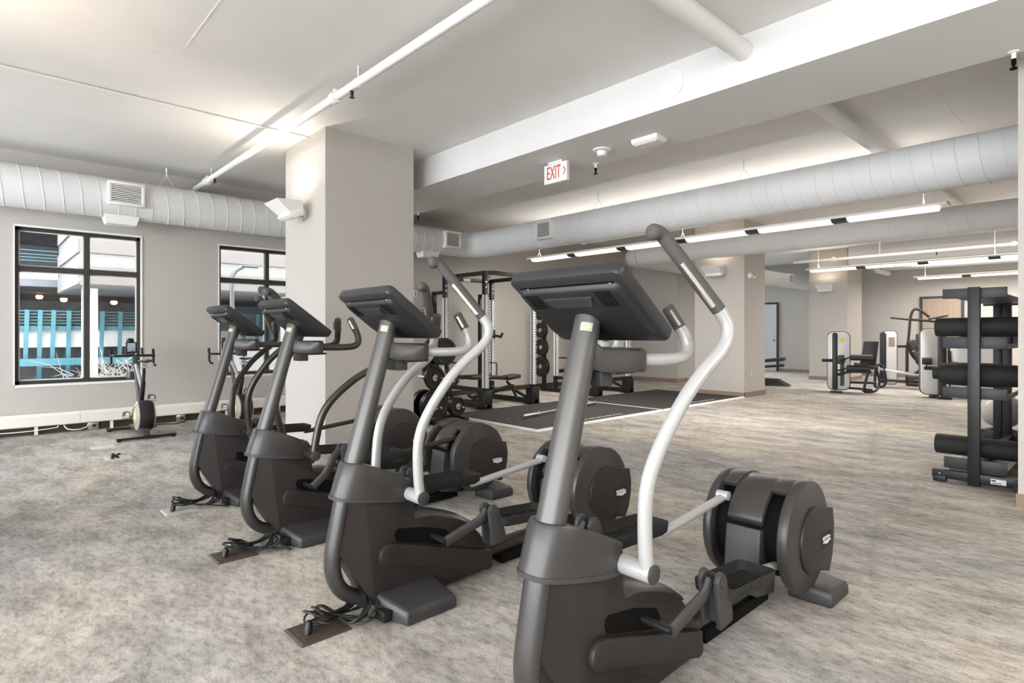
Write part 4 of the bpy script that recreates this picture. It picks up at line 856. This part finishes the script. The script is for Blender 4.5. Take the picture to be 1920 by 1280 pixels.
part('pivot_wheel', MB().lathe([(.12, 0), (.12, .10), (.10, .12)], (.34, -.06, .62), (0,-1,0), 24), 'charcoal', t); part('lever', MB().sweep([(.26, -.10, .70), (.25, -.10, .95)], .025, 10), 'rack_black', t); part('base_tube', MB().sweep([(.14, -.08, .12), (.9, -.05, .12)], .035, 10), 'bronze', t)
t = thing('bench_press_machine', 'low black padded machine just showing past the middle pillar', 'gym machine', (14.6, 6.05, 0), RZ)
part('bench_pad', MB().rings([[(-.9, -.15, .50), (-.9, .15, .50), (-.9, .15, .57), (-.9, -.15, .57)], [(.18, -.15, .62), (.18, .15, .62), (.18, .15, .70), (.18, -.15, .70)]]), 'upholstery', t, .025); part('pad_support', MB().bar((-.9, 0, .40), (.15, 0, .50), .08, .06).bar((-.35, 0, .03), (-.35, 0, .46), .06, .06), 'rack_black', t, .006)
part('machine_base', MB().rings([[(-.9, -.25, 0), (.30, -.25, 0), (.30, .25, 0), (-.9, .25, 0)], [(-.9, -.2, .18), (.02, -.2, .16), (.02, .2, .16), (-.9, .2, .18)]]), 'rack_black', t, .02)
# ================================================================== OUTSIDE: PARKING GARAGE
outg = struct('ground_outside', MB().box(-30, 45, YW+.3, 40, -1.3, -1.2), 'asphalt')
t = thing('parking_garage', 'white concrete parking garage with teal steel railings outside the windows', 'building', (0, 0, 0))
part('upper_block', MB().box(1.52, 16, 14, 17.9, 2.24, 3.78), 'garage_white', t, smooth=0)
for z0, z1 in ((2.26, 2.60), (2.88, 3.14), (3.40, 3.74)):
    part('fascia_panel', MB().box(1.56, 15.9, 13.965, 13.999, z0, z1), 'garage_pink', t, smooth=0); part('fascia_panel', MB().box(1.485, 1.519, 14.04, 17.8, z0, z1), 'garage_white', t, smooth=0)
part('column', MB().box(1.68, 1.93, 15.0, 15.3, -1.2, 2.24), 'garage_shade_lift', t, smooth=0); part('column', MB().box(5.9, 6.2, 15.0, 15.3, -1.2, 2.24), 'garage_shade_lift', t, smooth=0)
part('lower_block', MB().box(3.6, 16, 14.6, 14.9, -1.2, 1.02), 'garage_white', t, smooth=0)
part('spandrel', MB().box(-8, 16, 17.0, 17.2, .97, 1.38), 'garage_shade_lift', t, smooth=0)
part('upper_spandrel', MB().box(-8, 1.6, 19.0, 19.2, 2.58, 2.92), 'garage_shade_lift', t, smooth=0)
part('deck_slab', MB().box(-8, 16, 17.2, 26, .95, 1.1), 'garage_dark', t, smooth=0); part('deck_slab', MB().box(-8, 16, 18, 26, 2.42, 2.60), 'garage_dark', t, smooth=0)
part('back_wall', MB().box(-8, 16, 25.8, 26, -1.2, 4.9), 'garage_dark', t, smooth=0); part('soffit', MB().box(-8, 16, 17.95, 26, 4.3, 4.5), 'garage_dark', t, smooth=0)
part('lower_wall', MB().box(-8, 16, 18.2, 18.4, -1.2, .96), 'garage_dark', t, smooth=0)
part('steel_beam', MB().box(-8, 16, 16.5, 16.62, .57, .73), 'teal', t, smooth=0); part('steel_beam', MB().box(-8, 16, 16.9, 16.98, 1.36, 1.46), 'teal', t, smooth=0); part('plinth_strip', MB().box(-8, 16, 15.9, 16.6, -1.2, .28), 'teal', t, smooth=0)
px = [-.1, .16, .40, .60, .84, 1.07, 1.31, 1.59, 2.23, 2.59]+[2.95+.36*i for i in range(12)]
for i, x in enumerate(px): part('steel_post', MB().bar((x, 16.85, .15 if i % 2 else .72), (x+.03, 16.85, 1.82), .08, .07, (0,1,0)), 'teal', t, smooth=0)
for z in (1.52, 1.59, 1.66, 1.73, 1.80): part('rail', MB().box(-8, 16, 16.92, 16.95, z-.011, z+.011), 'teal', t, smooth=0)
for z in (3.14, 3.22, 3.30, 3.40): part('rail', MB().box(-8, 1.6, 19.05, 19.08, z-.011, z+.011), 'teal', t, smooth=0)
for x in (.1, .75): part('rail_post', MB().box(x-.03, x+.03, 19.0, 19.05, 2.9, 3.42), 'teal', t, smooth=0)
for i, (x, y, z) in enumerate(((2.95, 20, 2.22), (2.55, 21, 2.30), (1.85, 20.5, 2.28), (1.35, 21, 2.36))): part('garage_lamp', MB().lathe([(.07, 0), (.09, .04), (.06, .10), (0, .11)], (x, y, z), (0,0,-1), 12), 'orange_lamp', t)
t = thing('street_lamp', 'slim grey street lamp outside the right window', 'street lamp', (4.0, 13.0, -1.2))
part('lamp_pole', MB().sweep(smoothpath([(0, 0, 0), (0, 0, 2.5), (0, 0, 3.55), (.06, 0, 3.80), (.22, 0, 3.92)], 5), .045, 10), 'post_grey', t); part('lamp_head', MB().cbox((.36, 0, 3.93), (.34, .14, .05)), 'post_grey', t, .015)
t = thing('bare_shrub', 'leafless pale shrub outside the left window', 'shrub', (1.75, 11.6, -1.2)); R = random.Random(3); tr = MB(); br = MB()
for i in range(5): tr.sweep([(R.uniform(-.1,.1), R.uniform(-.1,.1), 0), (R.uniform(-.3,.3), R.uniform(-.2,.2), 1.3)], [.025, .014], 6)
for i in range(260):
    a = Vector((R.uniform(-.7,.75), R.uniform(-.25,.25), R.uniform(1.0, 1.85))); d = Vector((R.uniform(-1,1), R.uniform(-.4,.4), R.uniform(-.1,.9))).normalized()*R.uniform(.2,.75); b = a+d*.5+Vector((0,0,R.uniform(-.04,.08)))
    e_ = a+d
    if e_.z > 2.6: continue
    br.sweep([a, b, e_], [.0055, .004, .002], 4)
part('trunk', tr, 'twig', t); b_ = part('twigs', br, 'twig', t); b_['kind'] = 'stuff'
